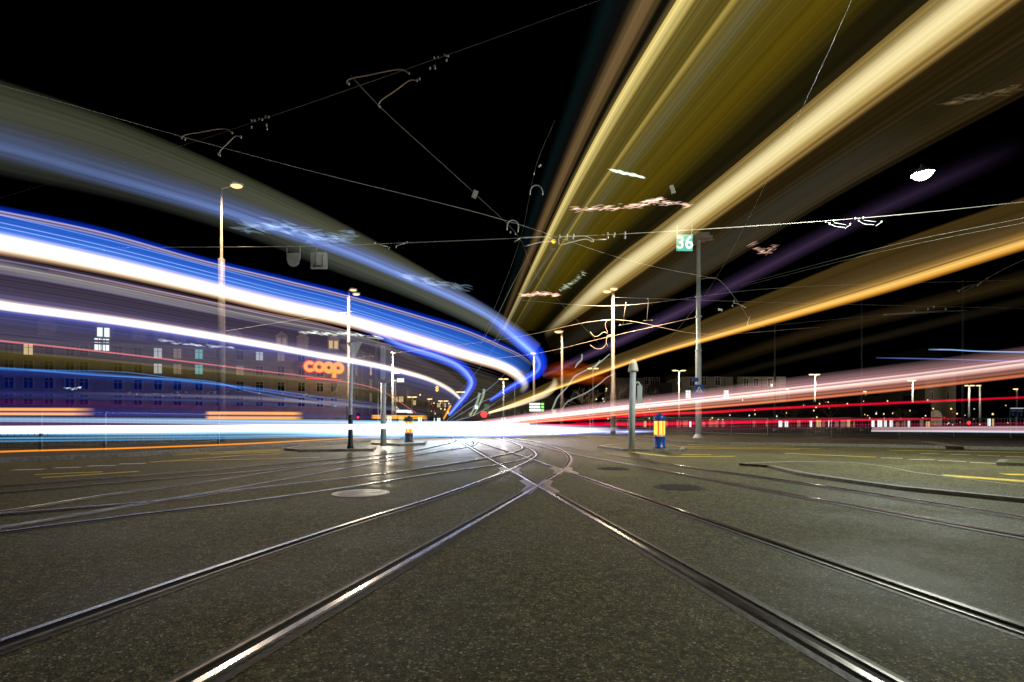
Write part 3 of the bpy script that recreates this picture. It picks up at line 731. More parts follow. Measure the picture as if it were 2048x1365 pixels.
# ------------------------------------------------------------------ fences
def fence(label, pts, h, gap, postgap, m):
    """pts: ground points from left to right"""
    t = thing('fence', label, 'fence', pts[0]); o0 = Vector(pts[0]); 
    L = []; 
    for a, c in zip(pts, pts[1:]):
        a = Vector(a); c = Vector(c); d = (c-a); n = max(1, int(d.length / postgap))
        for k in range(n): L.append(a + d*k/n)
    L.append(Vector(pts[-1]))
    for i, p in enumerate(L):
        q = p - o0; b = MB(); b.box(q.x-.03, q.x+.03, q.y-.03, q.y+.03, q.z - .02, q.z + h + .04); b.build('post', m, t)
        if i + 1 < len(L):
            e = L[i+1] - p; n = int(e.length / gap); b = MB(); u = e.normalized()
            for z in (.12, h):
                b.tube([q + u*.035 + Vector((0,0,z)), q + e - u*.035 + Vector((0,0,z))], .02, 6)
            for k in range(1, n):
                r_ = q + e*k/n; b.tube([r_ + Vector((0,0,.13)), r_ + Vector((0,0,h-.01))], .009, 4, cap=False)
            b.build('bar_panel', m, t)
    return t
def gz(x, y, z): 
    p = G(x, y, z); return p
fence('long dark railing with upright bars along the right pavement', [gz(1232, 867.5, .1), gz(1400, 869.5, .1), gz(1536, 873, .1), gz(1800, 874.5, .1), gz(2140, 876.5, .1)], .98, .13, 2.3, M['fence'])
fence('low barred railing on the left pavement behind the headlight streaks', [gz(-160, 908, .1), gz(82, 902.5, .1), gz(210, 899, .1), gz(437, 889, .1)], 1.05, .13, 2.4, M['fence'])

# ------------------------------------------------------------------ buildings
def facade_frame(A, B):
    A = Vector((A[0], A[1], 0)); B = Vector((B[0], B[1], 0)); u = (B-A).normalized()
    return A, u, Vector((-u.y, u.x, 0)), (B-A).length
def building(name, label, A, B, depth, h, wallm, windows, roof=None, dormers=(), base=0.0, shop=None, cornices=()):
    """A,B: front corners (left,right); windows: (s, z, w, h, kind) along the front"""
    A, u, v, L = facade_frame(A, B)
    t = thing(name, label, 'building', A, math.atan2(u.y, u.x))
    b = MB(); b.box(0, L, 0, depth, 0, h); b.build('wall', wallm, t)
    if cornices:
        b = MB()
        for z in cornices: b.box(-.1, L+.1, -.22, -.003, z-.15, z+.15)
        b.build('cornice', M['frame'], t)
    if roof:
        b = MB(); i = roof[1]
        vs = [(-.3,-.3,h+.003), (L+.3,-.3,h+.003), (L+.3,depth+.3,h+.003), (-.3,depth+.3,h+.003), (i,i,h+roof[0]), (L-i,i,h+roof[0]), (L-i,depth-i,h+roof[0]), (i,depth-i,h+roof[0])]
        b.add(vs, [(3,2,1,0), (4,5,6,7), (0,1,5,4), (1,2,6,5), (2,3,7,6), (3,0,4,7)]); r_ = b.build('roof', M['roof'], t)
        for s, w_, kind in dormers:
            b = MB(); b.box(s-w_/2, s+w_/2, .2, 2.8, h+.4, h+2.6); b.add([(s-w_/2-.15,.1,h+2.6),(s+w_/2+.15,.1,h+2.6),(s+w_/2+.15,3,h+2.6),(s-w_/2-.15,3,h+2.6),(s,.1,h+3.5),(s,3,h+3.5)], [(0,1,4),(1,2,5,4),(2,3,5),(3,0,4,5),(3,2,1,0)])
            d = b.build('dormer', wallm, r_)
            b = MB()
            for q in (-1, 1): b.box(s+q*w_*.23-w_*.16, s+q*w_*.23+w_*.16, .12, .197, h+.9, h+2.3)
            b.build('dormer_window', M[kind], r_)
    for s, z, w_, hh, kind in windows:
        b = MB(); f = .12
        b.box(s-w_/2-f, s-w_/2, -.10, .0, z-f, z+hh+f); b.box(s+w_/2, s+w_/2+f, -.10, .0, z-f, z+hh+f)
        b.box(s-w_/2, s+w_/2, -.10, .0, z+hh, z+hh+f); b.box(s-w_/2, s+w_/2, -.16, .0, z-f, z)
        b.box(s-.04, s+.04, -.07, -.01, z, z+hh); b.box(s-w_/2, s-.04, -.06, -.01, z+hh*.68, z+hh*.68+.06); b.box(s+.04, s+w_/2, -.06, -.01, z+hh*.68, z+hh*.68+.06)
        fr = b.build('window', M['frame'], t)
        b = MB(); b.box(s-w_/2, s+w_/2, -.03, -.004, z, z+hh); b.build('pane', M[kind], fr)
    return t
def XZ(x, Z): return ((x - HX)/F*Z, Z)
def on_front(A, B, x):
    """distance along the front A-B met by the vertical photo line x"""
    A, u, v, L = facade_frame(A, B); k = (x - HX)/F
    return (k*A.y - A.x) / (u.x - k*u.y)
def hz(A, B, x, y):
    s = on_front(A, B, x); A_, u, v, L = facade_frame(A, B); Z = (A_ + u*s).y
    return s, CAMH + (HY - y)/F*Z

# long apartment house on the left
A, B = XZ(-60, 76), XZ(692, 96)
wn = []
lit = {(205, 690): 'lit_w', (316, 705): 'lit_w', (324, 705): 'lit_c', (398, 706): 'lit_c', (316, 737): 'lit_w', (324, 738): 'lit_c', (398, 739): 'lit_c', (519, 711): 'lit_c', (562, 712): 'lit_d', (57, 713): 'lit_y'}
for row, yl, yr in ((0, 700, 717), (1, 733, 746), (2, 768, 776), (3, 800, 806)):
    for k, x in enumerate((-20, 18, 57, 98, 140, 168, 236, 276, 316, 324.5, 355, 398, 440, 480, 519, 562, 603, 640, 668)):
        if x == 324.5: continue
        y = yl + (yr - yl)*(x + 20)/690
        s, z = hz(A, B, x, y + 8)
        kind = 'glass'
        if row == 0 and x == 57: kind = 'lit_y'
        if row == 0 and x in (355, 562, 640): kind = 'lit_d'
        if row == 0 and x in (316, 519): kind = 'lit_p'
        if row == 0 and x == 398: kind = 'lit_c'
        if row == 1 and x == 316: kind = 'lit_p'
        if row == 1 and x in (398,): kind = 'lit_c'
        if row == 1 and x in (355, 480): kind = 'lit_d'
        wn.append((s, z, 1.1, 1.6, kind))
for x, y in ((197, 701), (211, 702)):
    s, z = hz(A, B, x, y); wn.append((s, z, 1.0, 1.9, 'lit_w'))
dm = []
for x, k in ((90, 'shut'), (206, 'lit_w'), (276, 'shut'), (321, 'shut'), (358, 'shut'), (402, 'shut'), (470, 'glass'), (563, 'lit_d'), (605, 'shut'), (667, 'lit_y')):
    dm.append((on_front(A, B, x), 2.0, k))
s0, zr = hz(A, B, 320, 690)
building('apartment_house', 'long brown apartment house with dormered roof behind the left trails', A, B, 12, zr, M['wall'], wn, roof=(4.2, 3.2), dormers=dm, cornices=(zr-.3, 4.6))
# corner house to its right
A2, B2 = XZ(697, 97), XZ(756, 118)
wn = []
for y in (716, 742, 768, 795, 820):
    for x in (712, 727, 741):
        s, z = hz(A2, B2, x, y + 9); wn.append((s, max(.8, z), 1.3, 1.9, 'lit_d' if (y, x) in ((768, 741), (795, 741), (742, 712)) else ('lit_y' if (y, x) == (742, 741) else 'glass')))
building('corner_house', 'tall corner house with tall lit stair windows right of the long apartment house', A2, B2, 14, hz(A2, B2, 700, 690)[1], M['wall'], wn, roof=(3.0, 3.0), cornices=(5.2,))
# far street front
for xa, xb, Z, yt, wm, lab, n in ((762, 808, 170, 772, 'wall', 'far apartment block left of the small white shop signs', 4), (810, 858, 200, 786, 'dark', 'dim far block behind the orange signal, middle of the far street', 4),
                                  (861, 905, 230, 795, 'wall', 'farthest pale block at the end of the street', 4), (908, 985, 260, 806, 'dark', 'low dark far block behind the bend of the blue trails', 6),
                                  (1000, 1130, 210, 800, 'dark', 'wide dark far block behind the green display', 9)):
    a, b_ = XZ(xa, Z), XZ(xb, Z); wn = []; hgt = CAMH + (HY - yt)/F*Z
    for r_ in range(int(hgt/3.4)):
        for k in range(n):
            q = random.random(); wn.append(((k+.5)*(b_[0]-a[0])/n, 1.0 + 3.3*r_, 1.5, 1.8, 'lit_y' if q < .10 else 'lit_w' if q < .16 else 'lit_d' if q < .28 else 'glass'))
    building('street_block', lab, a, b_, 12, hgt, M[wm], wn)
# cream container-like blocks on the right
for xa, xb, Z, yt, lab, ws in ((1226, 1317, 112, 756, 'cream block behind the bare trees, left of the twin lamp', ((1293, 763), (1305, 763), (1314, 763), (1293, 783), (1308, 783))),
                               (1364, 1466, 98, 754, 'cream two storey block behind the crossing sign mast', ((1384, 766), (1408, 764), (1435, 764), (1452, 790), (1376, 790))),
                               (1474, 1572, 100, 754, 'cream two storey block right of the crossing sign mast', ((1492, 766), (1512, 766), (1540, 766)))):
    a, b_ = XZ(xa, Z), XZ(xb, Z); wn = []
    for x, y in ws:
        s, z = hz(a, b_, x, y + 7); wn.append((s, z, .9, 1.5, 'lit_w' if y > 789 else 'glass'))
    t = building('panel_block', lab, a, b_, 10, CAMH + (HY - yt)/F*Z, M['cream'], wn)
    b = MB(); L = b_[0] - a[0]
    for k in range(1, 6): b.box(L*k/6-.03, L*k/6+.03, -.05, -.003, .2, CAMH + (HY - yt)/F*Z - .3)
    b.build('joint_strip', M['dark'], t)
building('link_block', 'dark low block between the two cream blocks', XZ(1318, 104), XZ(1362, 104), 9, CAMH + (HY - 766)/F*104, M['dark'], [])
# long dark hall with lit ground floor behind the fence
a, b_ = XZ(1286, 88), XZ(1862, 92); A_, u, v, L = facade_frame(a, b_)
t = building('station_hall', 'long dark hall with a glowing ground floor of windows behind the right fence', a, b_, 8, 4.5, M['dark'], [])
for k in range(46):
    if random.random() < .22: continue
    s = L*(k+.5)/46; b = MB(); z0 = random.choice((.0, .2)); 
    b.box(s-.42, s+.42*random.uniform(-.4, 1), -.12, -.004, .05, random.uniform(.95, 1.3)); b.build('shop_window', M[random.choice(('lit_w', 'lit_w', 'lit_y', 'lit_d', 'lit_d'))], t)
b = MB(); b.box(-.5, L+.5, -1.4, -.003, 1.62, 1.75); b.build('canopy', M['galv'], t)
# church like hall far right
t = building('church_hall', 'dim stone hall with an arched doorway far behind the right masts', XZ(1850, 128), XZ(1912, 128), 16, CAMH + (HY - 740)/F*128, M['cream'], [(1.6, 6.6, .7, 1.8, 'glass'), (5.7, 6.6, .7, 1.8, 'glass'), (3.6, 10, .6, 1.4, 'glass')], roof=(6, 3))
b = MB(); b.prism([(1.6 + 1.5*math.cos(R(a_)), 2.2 + 1.7*math.sin(R(a_))) for a_ in range(0, 181, 15)] + [(.1, 0), (3.1, 0)], 0, .2, 0, Matrix.Translation((1.0, -.01, 0)) @ Matrix.Rotation(R(90), 4, 'X')); b.build('arched_door', M['lit_d'], t)
building('side_hall', 'black unlit hall left of the dim stone hall with the arch', XZ(1712, 132), XZ(1846, 132), 14, CAMH + (HY - 792)/F*132, M['dark'], [(1.2 + 4.3*k, 3.2, .9, .7, 'lit_d') for k in range(4)])

# glowing shop sign on the long house
cA = P(607, 733, 88); cB = P(687, 733, 91.5)
t = thing('shop_sign', 'glowing yellow and red lettering coop high on the long brown house', 'shop sign', cA, math.atan2(cB.y-cA.y, cB.x-cA.x))
Ws = (cB-cA).length; rr = Ws/80*11.2
def letter(cx, rim, opening=0, stem=None):
    q = Matrix.Rotation(R(90), 4, 'X')
    def arc(ro, ri, y0, z):
        b = MB(); a0, a1 = (opening, 360-opening) if opening else (0, 360); n = 36; vs = []; fs = []
        for k in range(n+1):
            a_ = R(a0 + (a1-a0)*k/n)
            for r_ in (ro, ri):
                for yy in (y0, y0 - z): vs.append((cx + r_*math.cos(a_), yy, r_*math.sin(a_)))
        for k in range(n):
            i = 4*k; j = i+4
            fs += [(i, j, j+1, i+1), (i+2, i+3, j+3, j+2), (i+1, j+1, j+3, i+3), (i, i+2, j+2, j)]
        if opening: fs += [(0, 1, 3, 2), (4*n, 4*n+2, 4*n+3, 4*n+1)]
        b.add(vs, fs); return b
    o = arc(rr, rr*.44, -.25, .15)
    if stem: o.box(cx-rr, cx-rr*.45, -.402, -.247, -rr*1.75, -rr*.02)
    f = o.build('letter', M['neon_y'], t)
    o = arc(rr*1.16, rr*.28, -.04, .12)
    if stem: o.box(cx-rr*1.16, cx-rr*.3, -.162, -.037, -rr*1.92, 0)
    o.build('letter_rim', M[rim], f)
sp_ = Ws/80
letter(sp_*11.5, 'neon_r', 38); letter(sp_*30, 'neon_r'); letter(sp_*49.5, 'neon_o'); letter(sp_*68.5, 'neon_o', 0, True)
b = MB(); b.box(sp_*4, sp_*76, -.1, -.02, -rr*1.75-.5, -rr*1.75-.35); b.build('lower_tube', M['neon_r'], t)

# ------------------------------------------------------------------ bare trees
def bare_tree(label, x, y, Z, h, spread, seed, trunk_h=.25, twigs=True):
    rnd = random.Random(seed)
    base = P(x, HY, Z); base.z = 0
    t = thing('bare_tree', label, 'tree', base, group='bare winter trees behind the right fence')
    tr = MB(); cr = MB()
    th = h*trunk_h; tr.tube([(0,0,0), (.05,0,th*.5), (0,.05,th)], [h*.024, h*.02, h*.017], 8)
    def grow(p, d, l, r_, k):
        q = p + d*l*.5 + Vector((rnd.uniform(-1,1), rnd.uniform(-1,1), rnd.uniform(-.4,.6)))*l*.08; e = q + (d + Vector((rnd.uniform(-.3,.3), rnd.uniform(-.3,.3), .12))).normalized()*l*.5
        cr.tube([p, q, e], [r_, r_*.8, r_*.6], 4 if k > 1 else 6, cap=False)
        if k >= 5: return
        for i in range(rnd.choice((2, 3, 3)) if k < 4 else 3):
            nd = (d + Vector((rnd.uniform(-1,1)*spread, rnd.uniform(-1,1)*spread, rnd.uniform(-.25,.55)))).normalized()
            grow(e if i else q, nd, l*rnd.uniform(.62,.84), r_*.58, k+1)
    for i in range(5):
        a = i*1.256 + rnd.random(); d = Vector((math.cos(a)*spread, math.sin(a)*spread, 1.0)).normalized()
        grow(Vector((0,0,th*rnd.uniform(.8,1))), d, h*.27, h*.012, 1)
    tr.build('trunk', M['bark'], t); cr.build('crown', M['bark'], t)
    return t
bare_tree('wide dark bare tree just right of the cable looped lamp post', 1256, 0, 46, 5.2, 1.0, 3)
bare_tree('dark bare tree left of the cable looped lamp post', 1180, 0, 50, 5.4, 1.0, 4)
bare_tree('dark bare tree right of the marker post, before the cream block', 1300, 0, 52, 4.8, .9, 5)
bare_tree('pale lamplit bare tree with a round crown beside the bright twin lamp', 1660, 0, 72, 5.6, .9, 6, .3)
bare_tree('small dark bare tree left of the lamplit one', 1581, 0, 76, 4.2, .9, 8)
bare_tree('small lamplit bare tree under the middle twin lamp', 1806, 0, 88, 4.0, .9, 9)

# ------------------------------------------------------------------ light trails of the passing trams, buses and cars
# Each is a solid sheath swept at a fixed height along its vehicle's way, glowing and see-through.
def glowmat(name, stops, gain=1.0, useq=None, streak=.25, sv=60.0, su=.6, seed=0.0, sample=True):
    """stops: (v, (r,g,b) display colour, boost); useq: (u, factor)"""
    m = bpy.data.materials.new(name); m.use_nodes = True; t = m.node_tree; L = t.links; t.nodes.clear()
    out = t.nodes.new('ShaderNodeOutputMaterial'); add = t.nodes.new('ShaderNodeAddShader')
    tr = t.nodes.new('ShaderNodeBsdfTransparent'); em = t.nodes.new('ShaderNodeEmission')
    L.new(tr.outputs[0], add.inputs[0]); L.new(em.outputs[0], add.inputs[1]); L.new(add.outputs[0], out.inputs[0])
    uv = t.nodes.new('ShaderNodeUVMap'); sx = t.nodes.new('ShaderNodeSeparateXYZ'); L.new(uv.outputs[0], sx.inputs[0])
    cols = [(v, [lin(c)*k for c in col]) for v, col, k in stops]
    mx = max(max(c) for _, c in cols) or 1
    cr = t.nodes.new('ShaderNodeValToRGB'); e = cr.color_ramp.elements; cr.color_ramp.interpolation = 'EASE' if len(cols) < 4 else 'LINEAR'
    e[0].position = cols[0][0]; e[0].color = (*[c/mx for c in cols[0][1]], 1)
    e[1].position = cols[-1][0]; e[1].color = (*[c/mx for c in cols[-1][1]], 1)
    for v, c in cols[1:-1]:
        q = e.new(v); q.color = (*[k/mx for k in c], 1)
    L.new(sx.outputs[1], cr.inputs[0])
    ur = t.nodes.new('ShaderNodeValToRGB'); useq = useq or [(0, 1), (1, 1)]; ue = ur.color_ramp.elements
    um = max(f for _, f in useq)
    ue[0].position = useq[0][0]; ue[0].color = (*[useq[0][1]/um]*3, 1); ue[1].position = useq[-1][0]; ue[1].color = (*[useq[-1][1]/um]*3, 1)
    for u, f in useq[1:-1]:
        q = ue.new(u); q.color = (*[f/um]*3, 1)
    L.new(sx.outputs[0], ur.inputs[0])
    mp = t.nodes.new('ShaderNodeMapping'); mp.inputs['Scale'].default_value = (su, sv, 1); mp.inputs['Location'].default_value = (seed*3.1, seed*7.7, seed)
    L.new(uv.outputs[0], mp.inputs[0])
    nz = t.nodes.new('ShaderNodeTexNoise'); nz.noise_dimensions = '2D'; nz.inputs['Scale'].default_value = 1; nz.inputs['Detail'].default_value = 6; nz.inputs['Roughness'].default_value = .72
    L.new(mp.outputs[0], nz.inputs['Vector'])
    mr = t.nodes.new('ShaderNodeMapRange'); mr.inputs['From Min'].default_value = .28; mr.inputs['From Max'].default_value = .72
    streak *= 1.7; su *= .35; mp.inputs['Scale'].default_value = (su, sv, 1)
    mr.inputs['To Min'].default_value = max(0, 1-streak); mr.inputs['To Max'].default_value = 1+streak
    L.new(nz.outputs['Fac'], mr.inputs['Value'])
    a = t.nodes.new('ShaderNodeMath'); a.operation = 'MULTIPLY'; L.new(ur.outputs[0], a.inputs[0]); L.new(mr.outputs[0], a.inputs[1])
    b = t.nodes.new('ShaderNodeMath'); b.operation = 'MULTIPLY'; L.new(a.outputs[0], b.inputs[0]); b.inputs[1].default_value = gain*mx*um*.5
    L.new(cr.outputs[0], em.inputs['Color']); L.new(b.outputs[0], em.inputs['Strength'])
    # (streaks run the length of the trail)
    if not sample: m.cycles.emission_sampling = 'NONE'
    return m

def sheath(name, parent, m, e1, e2, n=60, nv=4, th=.03, run=0, lead=0):
    """closed thin body between two edges of (x, y, Z)"""
    rows = spline([(a[0], a[1], 1/a[2], b[0], b[1], 1/b[2]) for a, b in zip(e1, e2)], n)
    o0 = parent.matrix_basis.translation if parent else Vector()
    g = []
    for r_ in rows:
        A = P(r_[0], r_[1], 1/max(r_[2], 1e-4)); B = P(r_[3], r_[4], 1/max(r_[5], 1e-4))
        g.append([A + (B-A)*j/nv - o0 for j in range(nv+1)])
    us = [i/(n-1) for i in range(n)]
    # carry the trail straight on past the camera along its track
    if run:
        d = (g[-1][nv//2] - g[-2][nv//2]).normalized(); g.append([q + d*run for q in g[-1]]); us.append(1.0); n += 1
    if lead:
        d = (g[0][nv//2] - g[1][nv//2]).normalized(); g.insert(0, [q + d*lead for q in g[0]]); us.insert(0, 0.0); n += 1
    vs = []; uv = []; fs = []
    for side in (0, 1):
        for i in range(n):
            for j in range(nv+1):
                du = g[min(n-1, i+1)][j] - g[max(0, i-1)][j]; dv = g[i][nv] - g[i][0]
                nn = du.cross(dv); nn = nn.normalized() if nn.length > 1e-9 else Vector((0,1,0))
                if nn.dot(g[i][j] + o0 - Vector((0,0,CAMH))) < 0: nn = -nn
                vs.append(g[i][j] + nn*th*side); uv.append((us[i], j/nv))
    W = nv+1; N = n*W
    for i in range(n-1):
        for j in range(nv):
            a = i*W+j; q = (a, a+1, a+W+1, a+W)
            fs.append(q); fs.append(tuple(N+k for k in q[::-1]))
        a = i*W; fs.append((a, a+W, N+a+W, N+a)); a = i*W+nv; fs.append((a, N+a, N+a+W, a+W))
    for j in range(nv):
        a = j; fs.append((a, N+a, N+a+1, a+1)); a = (n-1)*W+j; fs.append((a, a+1, N+a+1, N+a))
    me = bpy.data.meshes.new(name); me.from_pydata([tuple(v) for v in vs], [], fs); me.update()
    ul = me.uv_layers.new(name='UVMap')
    for lp in me.loops: ul.data[lp.index].uv = uv[lp.vertex_index]
    me.materials.append(m)
    o = bpy.data.objects.new(name, me); COL.objects.link(o)
    if parent: o.parent = parent
    return o

def hgt(pts, H, zmax=70):
    return [(x, y, min(zmax, F*H/max(HY-y, 1))) for x, y in pts]
def zs(pts, Z0, Z1):
    n = len(pts); return [(x, y, 1/((1/Z0) + (1/Z1-1/Z0)*i/(n-1))) for i, (x, y) in enumerate(pts)]
def sheet(name, parent, m, p1, p2, H1=None, H2=None, Z=None, **k):
    if Z: return sheath(name, parent, m, zs(p1, *Z), zs(p2, *Z), **k)
    a = hgt(p1, H1)
    b = hgt(p2, H2) if H2 else [(q[0], q[1], r_[2]) for q, r_ in zip(p2, a)]
    return sheath(name, parent, m, a, b, **k)
def band(name, parent, m, c, hw, H=None, Z=None, **k):
    n = len(c); hw = hw if hasattr(hw, '__len__') else [hw]*n
    a = zs(c, *Z) if Z else hgt(c, H); e1 = []; e2 = []
    for i, (x, y) in enumerate(c):
        p, q = c[max(0, i-1)], c[min(n-1, i+1)]; dx, dy = q[0]-p[0], q[1]-p[1]; l = math.hypot(dx, dy) or 1
        nx, ny = dy/l, -dx/l
        if k.get('flip'): nx, ny = -nx, -ny
        e1.append((x + nx*hw[i], y + ny*hw[i], a[i][2])); e2.append((x - nx*hw[i], y - ny*hw[i], a[i][2]))
    k.pop('flip', None)
    return sheath(name, parent, m, e1, e2, **k)
def soft(c, k=1.0, w_=.3):
    return [(0, (0,0,0), 1), (w_, c, k), (1-w_, c, k), (1, (0,0,0), 1)]
def trail(label, at, group=None):
    return thing('light_trail', label, 'light trail', at, group=group)
GT = 'light trails of passing trams'; GC = 'light trails of passing cars'

# -- near left tram: grey roof band with a soft blue line
t = trail('broad grey green trail with a soft blue line sweeping down from the upper left', G(-200, 1100), GT)
top = [(-400, 15), (-40, 143), (0, 157), (200, 225), (400, 308), (560, 382), (700, 453), (850, 538), (960, 603), (1040, 653), (1083, 688)]
bot = [(-400, 250), (-40, 340), (0, 352), (176, 388), (350, 432), (520, 486), (655, 541), (800, 592), (915, 640), (1000, 682), (1060, 715)]
sheet('roof_band', t, glowmat('roof_band_glow', [(0, (0,0,0), 1), (.07, (50,52,39), 1), (.25, (64,66,52), 1), (.55, (60,62,54), 1), (.75, (56,60,52), 1), (.9, (36,38,34), 1), (1, (0,0,0), 1)], 1, [(0, .95), (.4, 1.05), (.72, 1.6), (.9, 2.0), (1, 1.0)], .17, 40, 2, 1), top, bot, 2.72, lead=12)
cen = [(-400, 170), (0, 276), (200, 335), (440, 408), (560, 450), (693, 497), (840, 560), (940, 606), (1000, 642), (1048, 684), (1072, 708)]
band('blue_band', t, glowmat('blue_band_glow', [(0, (0,0,0), 1), (.3, (38,54,105), 1), (.55, (74,98,165), 1), (.72, (90,120,195), 1), (.85, (60,80,140), 1), (1, (0,0,0), 1)], 1, [(0, .28), (.3, .42), (.55, 1.0), (.8, 1.4), (1, 1.5)], .3, 22, 1.2, 2), cen, [46, 42, 36, 28, 24, 20, 17, 15, 13, 12, 9], 2.2, lead=12)
out_ = [(985, 640), (1040, 680), (1064, 700), (1078, 718), (1081, 732), (1074, 746), (1058, 756), (1034, 769), (1003, 787), (980, 802)]
band('blue_hook', t, glowmat('blue_hook_glow', [(0, (0,0,0), 1), (.14, (5,45,190), 1.1), (.42, (20,66,215), 1.2), (.6, (110,140,250), 1.4), (.72, (60,100,240), 1.2), (.88, (40,70,200), 1), (1, (0,0,0), 1)], 1, [(0, .15), (.2, 1), (.8, 1), (1, .8)], .2, 16, 2, 3), out_, [12, 18, 19, 17, 14, 12, 10, 8, 6, 4], 2.2)

# -- second left tram: blue stripe, pale lines, white window band
t = trail('brilliant white trail under a royal blue stripe across the left half', G(-200, 1060), GT)
top = [(-400, 330), (-40, 402), (0, 410), (200, 452), (400, 510), (560, 549), (693, 582), (840, 624), (940, 655), (1000, 682), (1045, 704), (1066, 722)]
bot = [(-400, 400), (-40, 466), (0, 473), (200, 513), (400, 560), (560, 598), (693, 629), (840, 671), (940, 703), (1000, 726), (1036, 742), (1056, 752)]
sheet('blue_stripe', t, glowmat('blue_stripe_glow', [(0, (0,0,0), 1), (.05, (0,26,120), 1), (.17, (5,44,165), 1.05), (.19, (200,185,215), 1), (.22, (150,140,185), 1), (.25, (30,30,70), 1), (.29, (190,178,215), .9), (.33, (40,85,180), 1), (.55, (42,100,205), 1), (.8, (62,118,215), 1), (.95, (120,145,225), 1), (1, (150,140,190), 1)], 1, [(0, 1), (.7, 1), (.9, .85), (1, .25)], .28, 55, 1, 4), top, bot, 2.32, lead=12)
cen = [(-400, 415), (0, 486), (200, 527), (400, 573), (560, 611), (693, 640), (840, 682), (940, 713), (1003, 732), (1031, 747), (1046, 762), (1049, 774), (1041, 786)]
band('white_band', t, glowmat('white_band_glow', [(0, (0,0,0), 1), (.14, (150,140,205), 1), (.3, (255,246,236), 1.7), (.62, (255,244,228), 1.9), (.8, (235,205,170), 1), (.92, (140,105,80), .9), (1, (0,0,0), 1)], 1, [(0, 1), (.75, 1), (.88, .75), (.95, .3), (1, 0)], .14, 16, 1, 5), cen, [30, 26, 22, 19, 18, 16, 14.5, 13.5, 13, 13, 12, 10, 6], 1.9, lead=12)
band('grey_band', t, glowmat('grey_band_glow', soft((120,120,112), 1, .4), 1, [(0, .9), (.4, .9), (.75, .5), (1, 0)], .12, 10, 1, 6), [(-400, 455), (0, 534), (217, 577), (400, 615), (576, 647), (693, 672), (781, 698), (870, 738)], [14, 13, 11, 10, 9, 9, 8, 6], 1.75)
band('pale_line', t, glowmat('pale_line_glow', [(0, (0,0,0), 1), (.25, (170,140,125), 1), (.45, (60,50,50), 1), (.7, (150,125,115), 1), (1, (0,0,0), 1)], 1, [(0, .2), (.3, .9), (.7, .8), (1, 0)], .1, 5, 1, 7), [(100, 540), (290, 580), (512, 624), (650, 652), (760, 685)], [4, 4, 3.5, 3, 2.5], 1.8)

for dy, hw_, cc in ((34, 2.2, (120,112,150)), (46, 1.4, (150,140,150)), (-32, 1.2, (165,180,235)), (-41, 1.0, (190,190,230)), (60, 3.5, (80,76,112)), (-56, 1.6, (120,150,225))):
    band('pale_line', t, glowmat('layer_line_glow', soft(cc, .9, .4), 1, [(0, .9), (.5, .8), (.85, .5), (1, 0)], .2, 4, 1, 52, False), [(x, y + dy*f) for x, y, f in ((-400, 415, 1.3), (0, 486, 1), (200, 527, .9), (400, 573, .8), (560, 611, .72), (693, 640, .64), (840, 682, .55), (940, 713, .5), (1010, 738, .45))], [hw_*1.3, hw_*1.1, hw_, hw_*.9, hw_*.8, hw_*.75, hw_*.7, hw_*.6, hw_*.6], 1.85 - dy*.004, nv=2)
sheet('dusky_haze', t, glowmat('dusky_haze_glow', [(0, (0,0,0), 1), (.2, (60,55,44), 1), (.6, (56,50,42), 1), (.9, (60,50,44), 1), (1, (0,0,0), 1)], 1, [(0, 0), (.25, .7), (.6, 1), (1, 0)], .3, 30, 2, 51), [(640, 640), (840, 705), (960, 738), (1060, 775), (1160, 800)], [(640, 790), (840, 838), (960, 846), (1040, 842), (1120, 832)], Z=(20, 34))
# -- third left tram farther out: second white trail with hazy window glow
t = trail('second white trail with violet haze curving left of the glowing sign', G(-200, 1000), GT)
top = [(-400, 430), (-40, 500), (0, 508), (200, 548), (400, 592), (560, 628), (700, 660), (820, 705), (900, 745), (945, 785)]
bot = [(-400, 690), (-40, 700), (0, 704), (200, 722), (400, 742), (560, 758), (700, 775), (800, 792), (860, 806), (905, 818)]
sheet('window_haze', t, glowmat('window_haze_glow', [(0, (0,0,0), 1), (.06, (64,54,70), 1), (.28, (54,47,62), 1), (.40, (66,58,80), 1), (.49, (108,102,142), 1), (.53, (90,88,150), 1), (.62, (60,62,110), 1), (.72, (62,58,82), 1), (.9, (60,54,68), 1), (1, (56,50,50), 1)], 1.3, [(0, 1), (.6, .95), (.85, .6), (1, .3)], .3, 55, .6, 8), top, bot, 2.2, lead=12)
cen = [(-400, 545), (-40, 603), (0, 611), (125, 628), (250, 645), (512, 688), (637, 711), (762, 734), (862, 761), (905, 784), (920, 798)]
band('white_band', t, glowmat('second_white_glow', [(0, (0,0,0), 1), (.14, (170,140,105), 1), (.32, (255,246,230), 1.6), (.6, (255,248,238), 1.7), (.78, (225,215,200), 1), (.86, (40,45,60), 1), (.92, (30,70,180), .7), (1, (0,0,0), 1)], 1, [(0, 1), (.6, .95), (.8, .75), (1, .5)], .08, 10, 1, 9), cen, [15, 14, 14, 12.5, 12, 10, 9, 8, 6.5, 6, 4], 1.5, lead=12)
cen = [(690, 640), (762, 668), (800, 688), (878, 713), (917, 731), (937, 750), (944, 767), (934, 787), (916, 810), (898, 831)]
band('blue_hook', t, glowmat('inner_hook_glow', [(0, (0,0,0), 1), (.12, (5,46,180), 1.1), (.35, (24,72,225), 1.2), (.52, (140,165,255), 1.5), (.66, (90,125,250), 1.3), (.85, (30,70,205), 1), (1, (0,0,0), 1)], 1, [(0, 0), (.15, .5), (.35, .9), (1, 1)], .2, 14, 1.5, 10), cen, [10, 12, 12, 13, 13, 12, 11, 9, 7, 4], 1.9)
